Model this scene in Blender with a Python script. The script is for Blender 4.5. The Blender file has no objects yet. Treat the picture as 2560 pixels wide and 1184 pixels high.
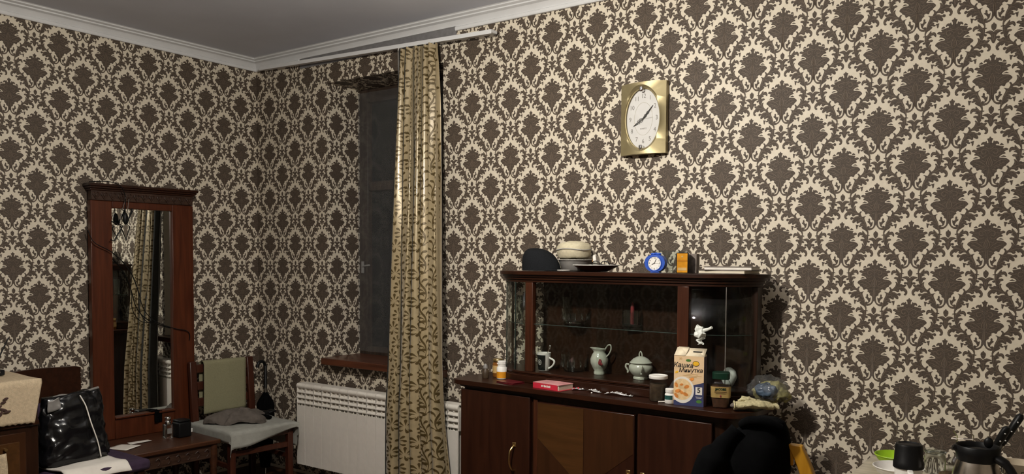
import bpy, math, random
import numpy as np
from mathutils import Vector, Matrix, noise
from mathutils.geometry import tessellate_polygon
random.seed(7)
sc = bpy.context.scene
COL = sc.collection
PI = math.pi
R = math.radians

# ------------------------------------------------------------------ camera, world, light, exposure
cd = bpy.data.cameras.new('camera')
cam = bpy.data.objects.new('camera', cd); COL.objects.link(cam)
cd.sensor_fit = 'HORIZONTAL'; cd.sensor_width = 36.0
cd.lens = 36.0 * 2035.63 / 2560.0
cd.shift_y = (743.42 - 592.0) / 2560.0
cd.clip_start = 0.05
yaw, pitch, roll = R(-35.7113), R(-2.5994), R(0.3608)
fw = Vector((math.sin(yaw) * math.cos(pitch), math.cos(yaw) * math.cos(pitch), math.sin(pitch)))
rt = Vector((math.cos(yaw), -math.sin(yaw), 0)); up = rt.cross(fw)
rt2 = rt * math.cos(roll) + up * math.sin(roll); up2 = -rt * math.sin(roll) + up * math.cos(roll)
m = Matrix.Identity(4)
for i in range(3):
    m[i][0] = rt2[i]; m[i][1] = up2[i]; m[i][2] = -fw[i]
m[0][3], m[1][3], m[2][3] = 4.7797, -3.5953, 1.4414
cam.matrix_world = m
sc.camera = cam

w = bpy.data.worlds.new('night'); sc.world = w; w.use_nodes = True
w.node_tree.nodes['Background'].inputs[0].default_value = (0.02, 0.024, 0.03, 1)
w.node_tree.nodes['Background'].inputs[1].default_value = 0.3
LAMP = (2.93, -1.92, 2.42)
LAMP_POWER = 200.0
LAMP_COLOR = (1.0, 0.935, 0.82)
vs = sc.view_settings
sc.display_settings.display_device = 'sRGB'
vs.view_transform = 'Standard'; vs.look = 'None'; vs.gamma = 1.0; vs.use_curve_mapping = False
vs.exposure = 0.92

ROOM_X, ROOM_Y, WALL_Z, CEIL_Z = 5.7, -5.0, 2.74, 2.81

# ------------------------------------------------------------------ materials
def srgb(r, g, b):
    f = lambda c: (c / 255 / 12.92) if c / 255 <= 0.04045 else ((c / 255 + 0.055) / 1.055) ** 2.4
    return (f(r), f(g), f(b))

def mat(name, col, rough=0.5, metal=0.0, var=0.12, scale=30.0, bump=0.0, bscale=200.0, spec=0.5, coat=0.0, trans=0.0, ior=1.45, sheen=0.0, stretch=(1, 1, 1)):
    mt = bpy.data.materials.new(name); mt.use_nodes = True
    nt = mt.node_tree; b = nt.nodes['Principled BSDF']
    b.inputs['Roughness'].default_value = rough; b.inputs['Metallic'].default_value = metal
    b.inputs['Specular IOR Level'].default_value = spec; b.inputs['Coat Weight'].default_value = coat
    b.inputs['Coat Roughness'].default_value = 0.12
    b.inputs['Transmission Weight'].default_value = trans; b.inputs['IOR'].default_value = ior
    b.inputs['Sheen Weight'].default_value = sheen
    tc = nt.nodes.new('ShaderNodeTexCoord'); mp = nt.nodes.new('ShaderNodeMapping')
    mp.inputs['Scale'].default_value = stretch
    nt.links.new(tc.outputs['Object'], mp.inputs['Vector'])
    n = nt.nodes.new('ShaderNodeTexNoise'); n.inputs['Scale'].default_value = scale; n.inputs['Detail'].default_value = 4
    nt.links.new(mp.outputs['Vector'], n.inputs['Vector'])
    cr = nt.nodes.new('ShaderNodeValToRGB')
    e = cr.color_ramp.elements
    e[0].position = 0.3; e[1].position = 0.7
    e[0].color = (*[max(0, c * (1 - var)) for c in col], 1); e[1].color = (*[min(1, c * (1 + var)) for c in col], 1)
    nt.links.new(n.outputs['Fac'], cr.inputs['Fac']); nt.links.new(cr.outputs['Color'], b.inputs['Base Color'])
    if bump:
        n2 = nt.nodes.new('ShaderNodeTexNoise'); n2.inputs['Scale'].default_value = bscale; n2.inputs['Detail'].default_value = 3
        nt.links.new(mp.outputs['Vector'], n2.inputs['Vector'])
        bp = nt.nodes.new('ShaderNodeBump'); bp.inputs['Strength'].default_value = bump; bp.inputs['Distance'].default_value = 0.003
        nt.links.new(n2.outputs['Fac'], bp.inputs['Height']); nt.links.new(bp.outputs['Normal'], b.inputs['Normal'])
    return mt

def wood(name, c1, c2, rough=0.35, coat=0.3, axis=2, scale=9.0):
    mt = bpy.data.materials.new(name); mt.use_nodes = True
    nt = mt.node_tree; b = nt.nodes['Principled BSDF']
    b.inputs['Roughness'].default_value = rough; b.inputs['Coat Weight'].default_value = coat; b.inputs['Coat Roughness'].default_value = 0.2; b.inputs['Specular IOR Level'].default_value = 0.25
    tc = nt.nodes.new('ShaderNodeTexCoord'); mp = nt.nodes.new('ShaderNodeMapping')
    s = [scale * 3] * 3; s[axis] = scale * 0.22
    mp.inputs['Scale'].default_value = s
    nt.links.new(tc.outputs['Object'], mp.inputs['Vector'])
    n = nt.nodes.new('ShaderNodeTexNoise'); n.inputs['Scale'].default_value = 1.6; n.inputs['Detail'].default_value = 6; n.inputs['Distortion'].default_value = 0.6
    nt.links.new(mp.outputs['Vector'], n.inputs['Vector'])
    cr = nt.nodes.new('ShaderNodeValToRGB'); e = cr.color_ramp.elements
    e[0].position = 0.32; e[1].position = 0.68; e[0].color = (*c1, 1); e[1].color = (*c2, 1)
    nt.links.new(n.outputs['Fac'], cr.inputs['Fac']); nt.links.new(cr.outputs['Color'], b.inputs['Base Color'])
    bp = nt.nodes.new('ShaderNodeBump'); bp.inputs['Strength'].default_value = 0.12; bp.inputs['Distance'].default_value = 0.002
    nt.links.new(n.outputs['Fac'], bp.inputs['Height']); nt.links.new(bp.outputs['Normal'], b.inputs['Normal'])
    return mt

def pane_glass(name, tint=(0.9, 0.95, 0.92), rough=0.02, ior=1.45):
    mt = bpy.data.materials.new(name); mt.use_nodes = True
    nt = mt.node_tree; nt.nodes.clear()
    o = nt.nodes.new('ShaderNodeOutputMaterial'); mx = nt.nodes.new('ShaderNodeMixShader')
    fr = nt.nodes.new('ShaderNodeFresnel'); fr.inputs['IOR'].default_value = ior
    tb = nt.nodes.new('ShaderNodeBsdfTransparent'); tb.inputs['Color'].default_value = (*tint, 1)
    gl = nt.nodes.new('ShaderNodeBsdfGlossy'); gl.inputs['Roughness'].default_value = rough
    ge = nt.nodes.new('ShaderNodeNewGeometry'); mr = nt.nodes.new('ShaderNodeMapRange')
    mr.inputs['To Min'].default_value = ior; mr.inputs['To Max'].default_value = 1 / ior
    nt.links.new(ge.outputs['Backfacing'], mr.inputs['Value']); nt.links.new(mr.outputs['Result'], fr.inputs['IOR'])
    nt.links.new(fr.outputs[0], mx.inputs[0]); nt.links.new(tb.outputs[0], mx.inputs[1]); nt.links.new(gl.outputs[0], mx.inputs[2])
    nt.links.new(mx.outputs[0], o.inputs['Surface'])
    return mt

M = {}
M['paper'] = mat('wallpaper_ground', (0.665, 0.596, 0.482), 0.5, var=0.04, scale=60, bump=0.15, bscale=400)
M['figure'] = mat('wallpaper_figure', (0.078, 0.059, 0.045), 0.6, var=0.34, scale=190, spec=0.3, bump=0.15, bscale=500)
M['vein'] = mat('wallpaper_vein', (0.150, 0.115, 0.084), 0.55, var=0.15, scale=120, spec=0.3)
M['white_paint'] = mat('white_paint', (0.66, 0.665, 0.68), 0.5, var=0.04, scale=8)
M['ceiling'] = mat('ceiling_paint', (0.60, 0.62, 0.69), 0.85, var=0.03, scale=4, bump=0.1)
M['shaded_plaster'] = mat('shaded_grey_plaster', (0.17, 0.165, 0.17), 0.8, var=0.15)  # bare wall grey, darkened to carry the shade above the curtain rail
M['floor'] = wood('floor_wood', (0.05, 0.022, 0.012), (0.1, 0.045, 0.022), 0.4, 0.2, axis=0, scale=4)
M['dark_wood'] = wood('dark_polished_wood', (0.015, 0.0045, 0.0018), (0.032, 0.0095, 0.0038), 0.36, 0.12, axis=0)
M['dark_wood_v'] = wood('dark_polished_wood_upright', (0.012, 0.0045, 0.0022), (0.026, 0.0095, 0.0042), 0.36, 0.12, axis=2)
M['post_wood'] = wood('reddish_post_wood', (0.032, 0.009, 0.004), (0.062, 0.019, 0.008), 0.36, 0.12, axis=2)
M['veneer_a'] = wood('light_veneer', (0.050, 0.021, 0.006), (0.075, 0.031, 0.009), 0.36, 0.12, axis=0)
M['veneer_b'] = wood('mid_veneer', (0.030, 0.011, 0.004), (0.048, 0.017, 0.006), 0.36, 0.12, axis=2)
M['veneer_c'] = wood('dark_veneer', (0.020, 0.006, 0.003), (0.036, 0.011, 0.005), 0.36, 0.12, axis=2)
M['mirror_wood'] = wood('red_mahogany', (0.050, 0.0105, 0.0035), (0.090, 0.022, 0.007), 0.42, 0.15, axis=2)
M['table_wood'] = wood('worn_table_wood', (0.035, 0.012, 0.006), (0.075, 0.028, 0.012), 0.4, 0.2, axis=1)
M['carved'] = wood('carved_wood', (0.02, 0.008, 0.005), (0.06, 0.03, 0.018), 0.5, 0.1, axis=1, scale=30)
M['chair_wood'] = wood('brown_chair_wood', (0.034, 0.0085, 0.004), (0.062, 0.017, 0.008), 0.45, 0.15, axis=2)
M['sill_wood'] = wood('sill_wood', (0.055, 0.018, 0.009), (0.11, 0.035, 0.016), 0.4, 0.3, axis=0)
M['yellow_wood'] = wood('yellow_varnished_wood', (0.40, 0.19, 0.012), (0.50, 0.25, 0.02), 0.35, 0.3, axis=2)
M['mirror'] = mat('mirror_silver', (0.80, 0.82, 0.80), 0.012, 1.0, var=0.01)
M['window_wood'] = wood('window_wood', (0.03, 0.02, 0.015), (0.06, 0.042, 0.032), 0.45, 0.1, axis=2)
M['night'] = mat('night_pane', (0.012, 0.014, 0.016), 0.25, var=0.2, scale=3, spec=0.3)
M['film'] = pane_glass('plastic_film', (0.80, 0.81, 0.83), 0.12)
_nt = M['film'].node_tree; _o = next(n for n in _nt.nodes if n.type == 'OUTPUT_MATERIAL'); _m = _nt.nodes.new('ShaderNodeMixShader'); _d = _nt.nodes.new('ShaderNodeBsdfDiffuse')
_d.inputs['Color'].default_value = (0.5, 0.5, 0.5, 1); _m.inputs[0].default_value = 0.075
_src = _o.inputs['Surface'].links[0].from_socket; _nt.links.new(_src, _m.inputs[1]); _nt.links.new(_d.outputs[0], _m.inputs[2]); _nt.links.new(_m.outputs[0], _o.inputs['Surface'])
M['glass'] = pane_glass('cabinet_glass', (0.945, 0.965, 0.955), ior=1.33)
M['glass_edge'] = mat('glass_edge', (0.035, 0.05, 0.043), 0.15, var=0.1)
M['crystal'] = mat('crystal', (0.88, 0.93, 0.9), 0.05, trans=1.0, ior=1.5, var=0.01)
M['clear'] = pane_glass('clear_glass', (0.93, 0.95, 0.94))
M['radiator'] = mat('radiator_enamel', (0.70, 0.66, 0.60), 0.35, var=0.03)
M['chrome'] = mat('chrome', (0.75, 0.75, 0.75), 0.15, 1.0, var=0.05)
M['steel'] = mat('brushed_steel', (0.62, 0.56, 0.49), 0.24, 1.0, var=0.1, scale=20, stretch=(1, 1, 12))
M['brass'] = mat('brass', (0.62, 0.46, 0.20), 0.3, 1.0, var=0.1)
M['gold'] = mat('gold_plastic', (0.33, 0.275, 0.15), 0.42, 0.55, var=0.06)
M['bronze'] = mat('bronze_lid', (0.22, 0.12, 0.04), 0.25, 0.9, var=0.1)
M['dial'] = mat('clock_dial', (0.72, 0.68, 0.68), 0.5, var=0.03)
M['ink'] = mat('black_ink', (0.02, 0.018, 0.018), 0.5)
M['grey_ink'] = mat('grey_ink', (0.22, 0.20, 0.18), 0.5)
M['white'] = mat('white_plastic', (0.78, 0.76, 0.72), 0.4, var=0.03)
M['white_paper'] = mat('white_paper', (0.72, 0.68, 0.62), 0.8, var=0.04)
M['black'] = mat('black_plastic', (0.0045, 0.0045, 0.005), 0.42, spec=0.3)
M['black_cloth'] = mat('black_cloth', (0.0022, 0.0023, 0.0026), 0.95, var=0.3, bump=0.3, spec=0.05)
M['wool'] = mat('black_wool', (0.012, 0.013, 0.015), 0.95, var=0.35, scale=250, bump=0.5, bscale=600, spec=0.1)
M['bag_black'] = mat('black_polythene', (0.005, 0.005, 0.006), 0.22, var=0.2, bump=0.25, bscale=30)
M['bag_grey'] = mat('grey_polythene', (0.20, 0.19, 0.18), 0.4, var=0.1)
M['blue'] = mat('blue_plastic', (0.025, 0.085, 0.44), 0.35, var=0.06)
M['cream'] = mat('cream_fabric', (0.58, 0.52, 0.37), 0.9, var=0.10, scale=90, bump=0.6, bscale=300)
M['orange'] = mat('orange_box', (0.62, 0.27, 0.018), 0.3, var=0.25, scale=25)
M['orange_dark'] = mat('dark_orange_print', (0.38, 0.12, 0.01), 0.35, var=0.2)
M['amber'] = mat('amber_glass', (0.20, 0.075, 0.015), 0.12, var=0.2)
M['amber_label'] = mat('amber_label', (0.55, 0.36, 0.14), 0.5)
M['pill_orange'] = mat('orange_label', (0.62, 0.25, 0.012), 0.45, var=0.25, scale=14)
M['red'] = mat('red_cover', (0.52, 0.022, 0.045), 0.4, var=0.08)
M['pink'] = mat('worn_pink_cover', (0.58, 0.27, 0.27), 0.5, var=0.25, scale=25)
M['dark_red'] = mat('dark_red_cover', (0.10, 0.008, 0.012), 0.3, var=0.2)
M['pages'] = mat('book_pages', (0.62, 0.56, 0.44), 0.8, var=0.1, scale=200, stretch=(1, 1, 8))
M['grey_cover'] = mat('grey_magazine', (0.16, 0.13, 0.11), 0.5, var=0.4, scale=40)
M['foil'] = mat('foil', (0.72, 0.71, 0.70), 0.35, 0.55, var=0.1, bump=0.8, bscale=120)
M['porcelain'] = mat('porcelain', (0.50, 0.50, 0.43), 0.12, var=0.03, coat=0.4)
M['rose'] = mat('rose_print', (0.22, 0.03, 0.035), 0.3)
M['mug_black'] = mat('mug_black', (0.008, 0.011, 0.011), 0.2)
M['honey'] = mat('brown_jar_contents', (0.055, 0.035, 0.020), 0.5, var=0.4, scale=60)
M['green_label'] = mat('green_label', (0.02, 0.085, 0.075), 0.45, var=0.3, scale=80)
M['carton'] = mat('beige_carton', (0.70, 0.50, 0.30), 0.55, var=0.04)
M['carton_top'] = mat('pale_carton_flap', (0.74, 0.64, 0.47), 0.6, var=0.05)
M['navy'] = mat('navy_print', (0.035, 0.042, 0.115), 0.5, var=0.06)
M['carton_side'] = mat('purple_grey_carton', (0.11, 0.075, 0.085), 0.55, var=0.3, scale=60)
M['porridge'] = mat('porridge_print', (0.72, 0.52, 0.28), 0.6, var=0.2, scale=60)
M['apricot'] = mat('apricot_print', (0.66, 0.24, 0.05), 0.5, var=0.3, scale=60)
M['yellow'] = mat('yellow_print', (0.75, 0.42, 0.02), 0.5)
M['leaf_green'] = mat('green_print', (0.06, 0.17, 0.03), 0.5)
M['coffee'] = mat('instant_coffee', (0.075, 0.032, 0.016), 0.5, var=0.3, scale=80)
M['gold_label'] = mat('gold_label', (0.50, 0.35, 0.13), 0.35, 0.3, var=0.12, scale=20)
M['lid_green'] = mat('dark_green_lid', (0.005, 0.028, 0.015), 0.35)
M['glove'] = mat('knitted_cotton', (0.46, 0.41, 0.24), 0.95, var=0.2, scale=120, bump=0.7, bscale=260)
M['bag_yellow'] = mat('yellowish_polythene', (0.30, 0.27, 0.10), 0.4, var=0.3, scale=20)
M['bag_blue'] = mat('blue_cleaning_cloth', (0.055, 0.085, 0.13), 0.6, var=0.3, scale=30)
M['tissue'] = mat('tissue', (0.72, 0.74, 0.70), 0.9, var=0.05)
M['towel'] = mat('olive_towel', (0.25, 0.235, 0.14), 0.95, var=0.08, scale=160, bump=0.7, bscale=500)
M['sheet'] = mat('pale_seat_cloth', (0.30, 0.30, 0.27), 0.95, var=0.08, bump=0.4, bscale=200)
M['grey_cloth'] = mat('grey_brown_cloth', (0.105, 0.088, 0.076), 0.95, var=0.15, bump=0.5, bscale=200)
M['purple'] = mat('dark_purple_upholstery', (0.035, 0.018, 0.042), 0.9, var=0.2)
M['doily'] = mat('cream_lace_cloth', (0.50, 0.40, 0.27), 0.9, var=0.12, scale=90, bump=0.8, bscale=260)
M['embroidery'] = mat('dark_embroidery', (0.05, 0.025, 0.02), 0.9)
M['lime'] = mat('lime_plastic', (0.33, 0.55, 0.02), 0.4, var=0.05)
M['tablecloth'] = mat('marbled_oilcloth', (0.46, 0.41, 0.31), 0.4, var=0.22, scale=9, stretch=(1, 4, 1))
M['bulb'] = mat('bulb', (0.9, 0.88, 0.8), 0.4)
M['curtain'] = mat('satin_curtain', (0.36, 0.285, 0.165), 0.30, 0.15, var=0.06, scale=40, sheen=0.2, coat=0.9, bump=0.1, bscale=900)
M['curtain_leaf'] = mat('bronze_leaf_weave', (0.088, 0.060, 0.022), 0.34, 0.2, var=0.12, scale=60)
M['lining'] = mat('dark_lining', (0.03, 0.03, 0.028), 0.8)
M['hem'] = mat('grey_hem', (0.35, 0.34, 0.32), 0.6)
M['cup_pattern'] = mat('ivory_cup', (0.58, 0.50, 0.38), 0.3)
M['gold_rivet'] = mat('rivet', (0.8, 0.8, 0.8), 0.3, 0.6)

# ------------------------------------------------------------------ mesh builder
class MB:
    def __init__(s): s.v = []; s.f = []; s.mi = []
    def add(s, vs, fs, mi=0):
        o = len(s.v); s.v += [tuple(p) for p in vs]; s.f += [tuple(i + o for i in f) for f in fs]; s.mi += [mi] * len(fs); return s
    def box(s, x0, x1, y0, y1, z0, z1, mi=0):
        vs = [(x, y, z) for z in (z0, z1) for y in (y0, y1) for x in (x0, x1)]
        return s.add(vs, [(0, 2, 3, 1), (4, 5, 7, 6), (0, 1, 5, 4), (2, 6, 7, 3), (0, 4, 6, 2), (1, 3, 7, 5)], mi)
    def beam(s, a, b, wx, wy, upv=(0, 0, 1), mi=0):
        a, b = Vector(a), Vector(b); d = (b - a).normalized(); u = Vector(upv)
        if abs(d.dot(u)) > 0.98: u = Vector((1, 0, 0))
        x = d.cross(u).normalized(); y = x.cross(d)
        vs = [p + x * sx * wx / 2 + y * sy * wy / 2 for p in (a, b) for sx, sy in ((-1, -1), (1, -1), (1, 1), (-1, 1))]
        return s.add(vs, [(3, 2, 1, 0), (4, 5, 6, 7), (0, 1, 5, 4), (1, 2, 6, 5), (2, 3, 7, 6), (3, 0, 4, 7)], mi)
    def lathe(s, prof, n=24, c=(0, 0, 0), mi=0, sx=1.0, sy=1.0):
        vs = []; fs = []
        for r, z in prof:
            for k in range(n):
                a = 2 * PI * k / n; vs.append((c[0] + r * math.cos(a) * sx, c[1] + r * math.sin(a) * sy, c[2] + z))
        L = len(prof)
        for i in range(L - 1):
            for k in range(n):
                a, b = i * n + k, i * n + (k + 1) % n; fs.append((a, b, b + n, a + n))
        if prof[0][0] > 1e-6: fs.append(tuple(range(n - 1, -1, -1)))
        if prof[-1][0] > 1e-6: fs.append(tuple((L - 1) * n + k for k in range(n)))
        return s.add(vs, fs, mi)
    def tube(s, path, r, n=8, mi=0, closed=False, flat=1.0):
        P = [Vector(p) for p in path]; L = len(P)
        rr = r if isinstance(r, (list, tuple)) else [r] * L
        vs = []; fs = []; prev = None
        for i in range(L):
            if closed: d = P[(i + 1) % L] - P[i - 1]
            else: d = P[min(i + 1, L - 1)] - P[max(i - 1, 0)]
            d = d.normalized() if d.length > 1e-9 else Vector((0, 0, 1))
            if prev is None:
                u = Vector((0, 0, 1)) if abs(d.z) < 0.9 else Vector((1, 0, 0)); x = d.cross(u).normalized()
            else:
                x = (prev - d * prev.dot(d)).normalized()
            prev = x; y = d.cross(x)
            for k in range(n):
                a = 2 * PI * k / n; vs.append(P[i] + (x * math.cos(a) + y * math.sin(a) * flat) * rr[i])
        m_ = L if closed else L - 1
        for i in range(m_):
            j = (i + 1) % L
            for k in range(n):
                fs.append((i * n + k, i * n + (k + 1) % n, j * n + (k + 1) % n, j * n + k))
        if not closed: fs.append(tuple(range(n - 1, -1, -1))); fs.append(tuple((L - 1) * n + k for k in range(n)))
        return s.add(vs, fs, mi)
    def prism(s, poly, z0, z1, f=lambda x, y, z: (x, y, z), mi=0):
        n = len(poly)
        area = sum(poly[i][0] * poly[(i + 1) % n][1] - poly[(i + 1) % n][0] * poly[i][1] for i in range(n))
        if area < 0: poly = poly[::-1]
        vs = [f(x, y, z0) for x, y in poly] + [f(x, y, z1) for x, y in poly]
        fs = [(i, (i + 1) % n, (i + 1) % n + n, i + n) for i in range(n)]
        for t in tessellate_polygon([[Vector((x, y, 0)) for x, y in poly]]):
            a, b, c = t
            p, q, r_ = poly[a], poly[b], poly[c]
            if (q[0] - p[0]) * (r_[1] - p[1]) - (q[1] - p[1]) * (r_[0] - p[0]) < 0: b, c = c, b
            fs.append((c, b, a)); fs.append((a + n, b + n, c + n))
        return s.add(vs, fs, mi)
    def grid(s, fn, nu, nv, mi=0, closeu=False):
        vs = [fn(i / nu, j / nv) for j in range(nv + 1) for i in range(nu + (0 if closeu else 1))]
        wd = nu if closeu else nu + 1
        fs = [(j * wd + i, j * wd + (i + 1) % wd, (j + 1) * wd + (i + 1) % wd, (j + 1) * wd + i) for j in range(nv) for i in range(nu)]
        return s.add(vs, fs, mi)
    def ball(s, c, r, n=16, m_=10, mi=0):
        if not isinstance(r, (tuple, list)): r = (r, r, r)
        return s.lathe([(math.sin(PI * i / m_) if 0 < i < m_ else 0.0, -math.cos(PI * i / m_)) for i in range(m_ + 1)], n, (0, 0, 0), mi).xf_last(n * (m_ + 1), Matrix.Translation(Vector(c)) @ Matrix.Diagonal((*r, 1)))
    def xf_last(s, k, M_):
        for i in range(len(s.v) - k, len(s.v)): s.v[i] = tuple(M_ @ Vector(s.v[i]))
        return s
    def xf(s, M_): return s.xf_last(len(s.v), M_)
    def crumple(s, amp, scale, seed=0):
        for i, p in enumerate(s.v):
            q = Vector(p) * scale + Vector((seed * 7.1, seed * 3.3, seed))
            s.v[i] = tuple(Vector(p) + noise.noise_vector(q) * amp)
        return s
    def mesh(s, name, mats, smooth=True, angle=40):
        me = bpy.data.meshes.new(name); me.from_pydata(s.v, [], s.f)
        for m_ in mats: me.materials.append(m_)
        me.polygons.foreach_set('material_index', s.mi)
        if smooth:
            me.polygons.foreach_set('use_smooth', [True] * len(s.f)); me.set_sharp_from_angle(angle=R(angle))
        me.update(); return me

def mats_of(m_): return [M[k] if isinstance(k, str) else k for k in (m_ if isinstance(m_, (list, tuple)) else [m_])]

WORLD = set()
def thing(name, label, cat, loc=(0, 0, 0), rz=0.0, group=None, world=True):
    o = bpy.data.objects.new(name, None); COL.objects.link(o)
    o.empty_display_size = 0.05
    o.location = loc; o.rotation_euler = (0, 0, rz); o['label'] = label; o['category'] = cat
    if group: o['group'] = group
    if world: WORLD.add(o.name)
    return o

def part(name, mb, m_, parent=None, label=None, smooth=True, angle=40, bevel=0.0, subs=0, solid=0.0, kind=None):
    root = parent
    while root is not None and root.parent is not None: root = root.parent
    if root is not None and root.name in WORLD:
        mb.xf(Matrix.Translation(-Vector(root.location)))
    o = bpy.data.objects.new(name, mb.mesh(name, mats_of(m_), smooth, angle)); COL.objects.link(o)
    if parent is not None: o.parent = parent
    if label: o['label'] = label
    if kind: o['kind'] = kind
    if solid:
        md = o.modifiers.new('solid', 'SOLIDIFY'); md.thickness = solid; md.offset = 0
    if bevel:
        md = o.modifiers.new('bevel', 'BEVEL'); md.width = bevel; md.segments = 2; md.limit_method = 'ANGLE'; md.angle_limit = R(40)
    if subs:
        md = o.modifiers.new('sub', 'SUBSURF'); md.levels = subs; md.render_levels = subs
    return o

def single(name, mb, m_, label, cat, loc, group=None, **k):
    """a thing that is one mesh, origin at its base"""
    mb.xf(Matrix.Translation(-Vector(loc)))
    o = part(name, mb, m_, None, **k); o.location = loc; o['label'] = label; o['category'] = cat
    if group: o['group'] = group
    return o

def text_mb(body, size, depth=0.0004, align='CENTER', shear=0.0, mb=None, f=None, bold=0.0, mi=0):
    cu = bpy.data.curves.new('lettering', 'FONT'); cu.body = body; cu.size = size; cu.align_x = align; cu.align_y = 'CENTER'; cu.shear = shear
    cu.extrude = depth / 2; cu.resolution_u = 3; cu.offset = bold
    ob = bpy.data.objects.new('lettering', cu); COL.objects.link(ob)
    dg = bpy.context.evaluated_depsgraph_get(); dg.update()
    me = bpy.data.meshes.new_from_object(ob.evaluated_get(dg))
    mb = mb or MB()
    vs = [tuple(v.co) for v in me.vertices]
    if f: vs = [f(*p) for p in vs]
    mb.add(vs, [tuple(p.vertices) for p in me.polygons], mi)
    bpy.data.objects.remove(ob); bpy.data.curves.remove(cu); bpy.data.meshes.remove(me)
    return mb

def struct(o): o['kind'] = 'structure'; return o
def smoothpath(pts, n=8):
    P = [Vector(p) for p in pts]; out = []
    for i in range(len(P) - 1):
        a, b, c, d = P[max(i - 1, 0)], P[i], P[i + 1], P[min(i + 2, len(P) - 1)]
        for k in range(n):
            t = k / n
            out.append(0.5 * ((2 * b) + (c - a) * t + (2 * a - 5 * b + 4 * c - d) * t * t + (3 * b - 3 * c + d - a) * t ** 3))
    out.append(P[-1]); return out
def spread(pts, n=8):
    return [tuple(p)[:2] for p in smoothpath([(x, y, 0) for x, y in pts], n)]

# ------------------------------------------------------------------ damask wallpaper figure (traced half, mirrored)
PW, QH = 0.265, 0.3115
def c2(p):
    x, y = p[0] - 132, p[1] - 45
    det = 1971 * 2067 + 61 * 114
    return ((x * 2067 + 61 * y) / det * PW, (1971 * y - 114 * x) / det * QH)
def c3(p): return c2((p[0], p[1] + 1076))
HALF = []      # polygons on the right half (u >= 0), axis pieces are mirrored too
A1 = [(132, 36), (150, 52), (153, 72), (198, 92), (206, 104), (182, 145), (170, 185), (178, 212), (204, 196), (211, 160), (228, 148), (246, 174), (290, 168), (330, 190), (351, 226), (346, 252), (325, 257), (308, 236), (284, 240), (266, 254), (276, 276), (340, 288), (400, 308), (466, 318), (458, 346), (438, 372), (470, 378), (505, 364), (540, 372), (568, 400), (564, 422), (528, 432), (490, 446), (470, 460), (496, 476), (506, 508), (478, 516), (430, 522), (380, 546), (348, 582), (380, 600), (450, 608), (520, 626), (575, 664), (603, 700), (596, 732), (560, 756), (526, 780), (516, 814), (470, 820), (440, 850), (425, 892), (400, 902), (370, 886), (340, 870), (300, 886), (288, 906), (306, 930), (270, 952), (240, 976), (224, 1000), (236, 1026), (195, 1046), (170, 1056), (158, 1090), (160, 1160), (168, 1210), (190, 1243), (226, 1266), (266, 1272), (300, 1258), (345, 1250), (348, 1305), (320, 1328), (270, 1332), (210, 1312), (160, 1272), (124, 1216), (98, 1168)]
HALF.append([c2(p) for p in A1] + [(0, c2((98, 1168))[1]), (0, 0)])
HALF.append([c2(p) for p in [(358, 282), (376, 255), (405, 236), (440, 257), (464, 284), (455, 296), (390, 293)]])
HALF.append([c2(p) for p in [(372, 578), (420, 560), (460, 548), (500, 572), (530, 600), (470, 590)]])
HALF.append([c2(p) for p in [(192, 1082), (215, 1110), (250, 1112), (275, 1075), (268, 1040), (285, 1008), (310, 1010), (326, 1036), (318, 1068), (330, 1080), (357, 1090), (340, 1118), (300, 1142), (266, 1188), (262, 1224), (285, 1226), (315, 1214), (345, 1232), (350, 1262), (300, 1262), (255, 1252), (214, 1212), (196, 1150)]])
B1 = [c2(p) for p in [(362, 1190), (395, 1112), (430, 1050), (440, 1005), (424, 966), (390, 950), (412, 940), (446, 954), (480, 968), (515, 965), (545, 920), (556, 882), (524, 832), (535, 818), (566, 820), (590, 850), (602, 874), (640, 860), (690, 810), (715, 760), (718, 720), (698, 685), (720, 674), (750, 690), (785, 740), (802, 765), (832, 752), (862, 742), (895, 755), (915, 775), (960, 769), (1012, 772), (1000, 802), (970, 830), (945, 846), (985, 870), (1016, 905), (1036, 960), (1026, 1020), (990, 1056), (950, 1052), (933, 1026), (958, 1008), (972, 984), (950, 956), (916, 930), (890, 948), (858, 936), (830, 900), (806, 900), (816, 936), (790, 962), (745, 966), (728, 942), (690, 926), (640, 925), (604, 946), (690, 962), (735, 992), (776, 1002), (790, 984), (818, 984), (852, 1006), (850, 1052), (810, 1066), (784, 1046), (758, 1040), (782, 1080), (791, 1115), (780, 1146), (745, 1150), (700, 1122), (664, 1098), (662, 1140), (640, 1168), (600, 1142), (555, 1124), (506, 1130), (548, 1146), (566, 1178), (545, 1198), (600, 1216), (590, 1240), (568, 1252), (530, 1242), (500, 1226), (478, 1234), (516, 1246), (496, 1286), (440, 1322), (392, 1342), (360, 1368), (338, 1412), (330, 1460), (302, 1460), (300, 1400), (312, 1336), (345, 1300), (352, 1240)]]
HALF.append(B1)
HALF.append([c3(p) for p in [(600, 122), (690, 114), (676, 146), (670, 200), (650, 242), (630, 222), (626, 170), (604, 152)]])
HALF.append([c3(p) for p in [(302, 370), (345, 368), (360, 378), (386, 358), (420, 320), (470, 268), (486, 290), (480, 326), (530, 314), (576, 325), (601, 360), (613, 410), (605, 442), (585, 456), (560, 420), (535, 396), (480, 400), (452, 406), (492, 425), (496, 440), (460, 450), (428, 462), (402, 490), (430, 500), (480, 495), (516, 510), (529, 536), (500, 556), (450, 560), (440, 592), (420, 632), (396, 672), (378, 696), (354, 694), (330, 620), (312, 560), (304, 470)]])
HALF.append([c3(p) for p in [(310, 372), (290, 376), (254, 382), (268, 404), (306, 402)]])
HALF.append([c3(p) for p in [(318, 520), (298, 530), (258, 542), (244, 566), (278, 596), (312, 586), (322, 560)]])
HALF.append([(0, c3((96, 258))[1])] + [c3(p) for p in [(104, 262), (120, 292), (150, 308), (159, 360), (140, 422), (92, 470)]] + [(0, c3((90, 470))[1])])
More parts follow.
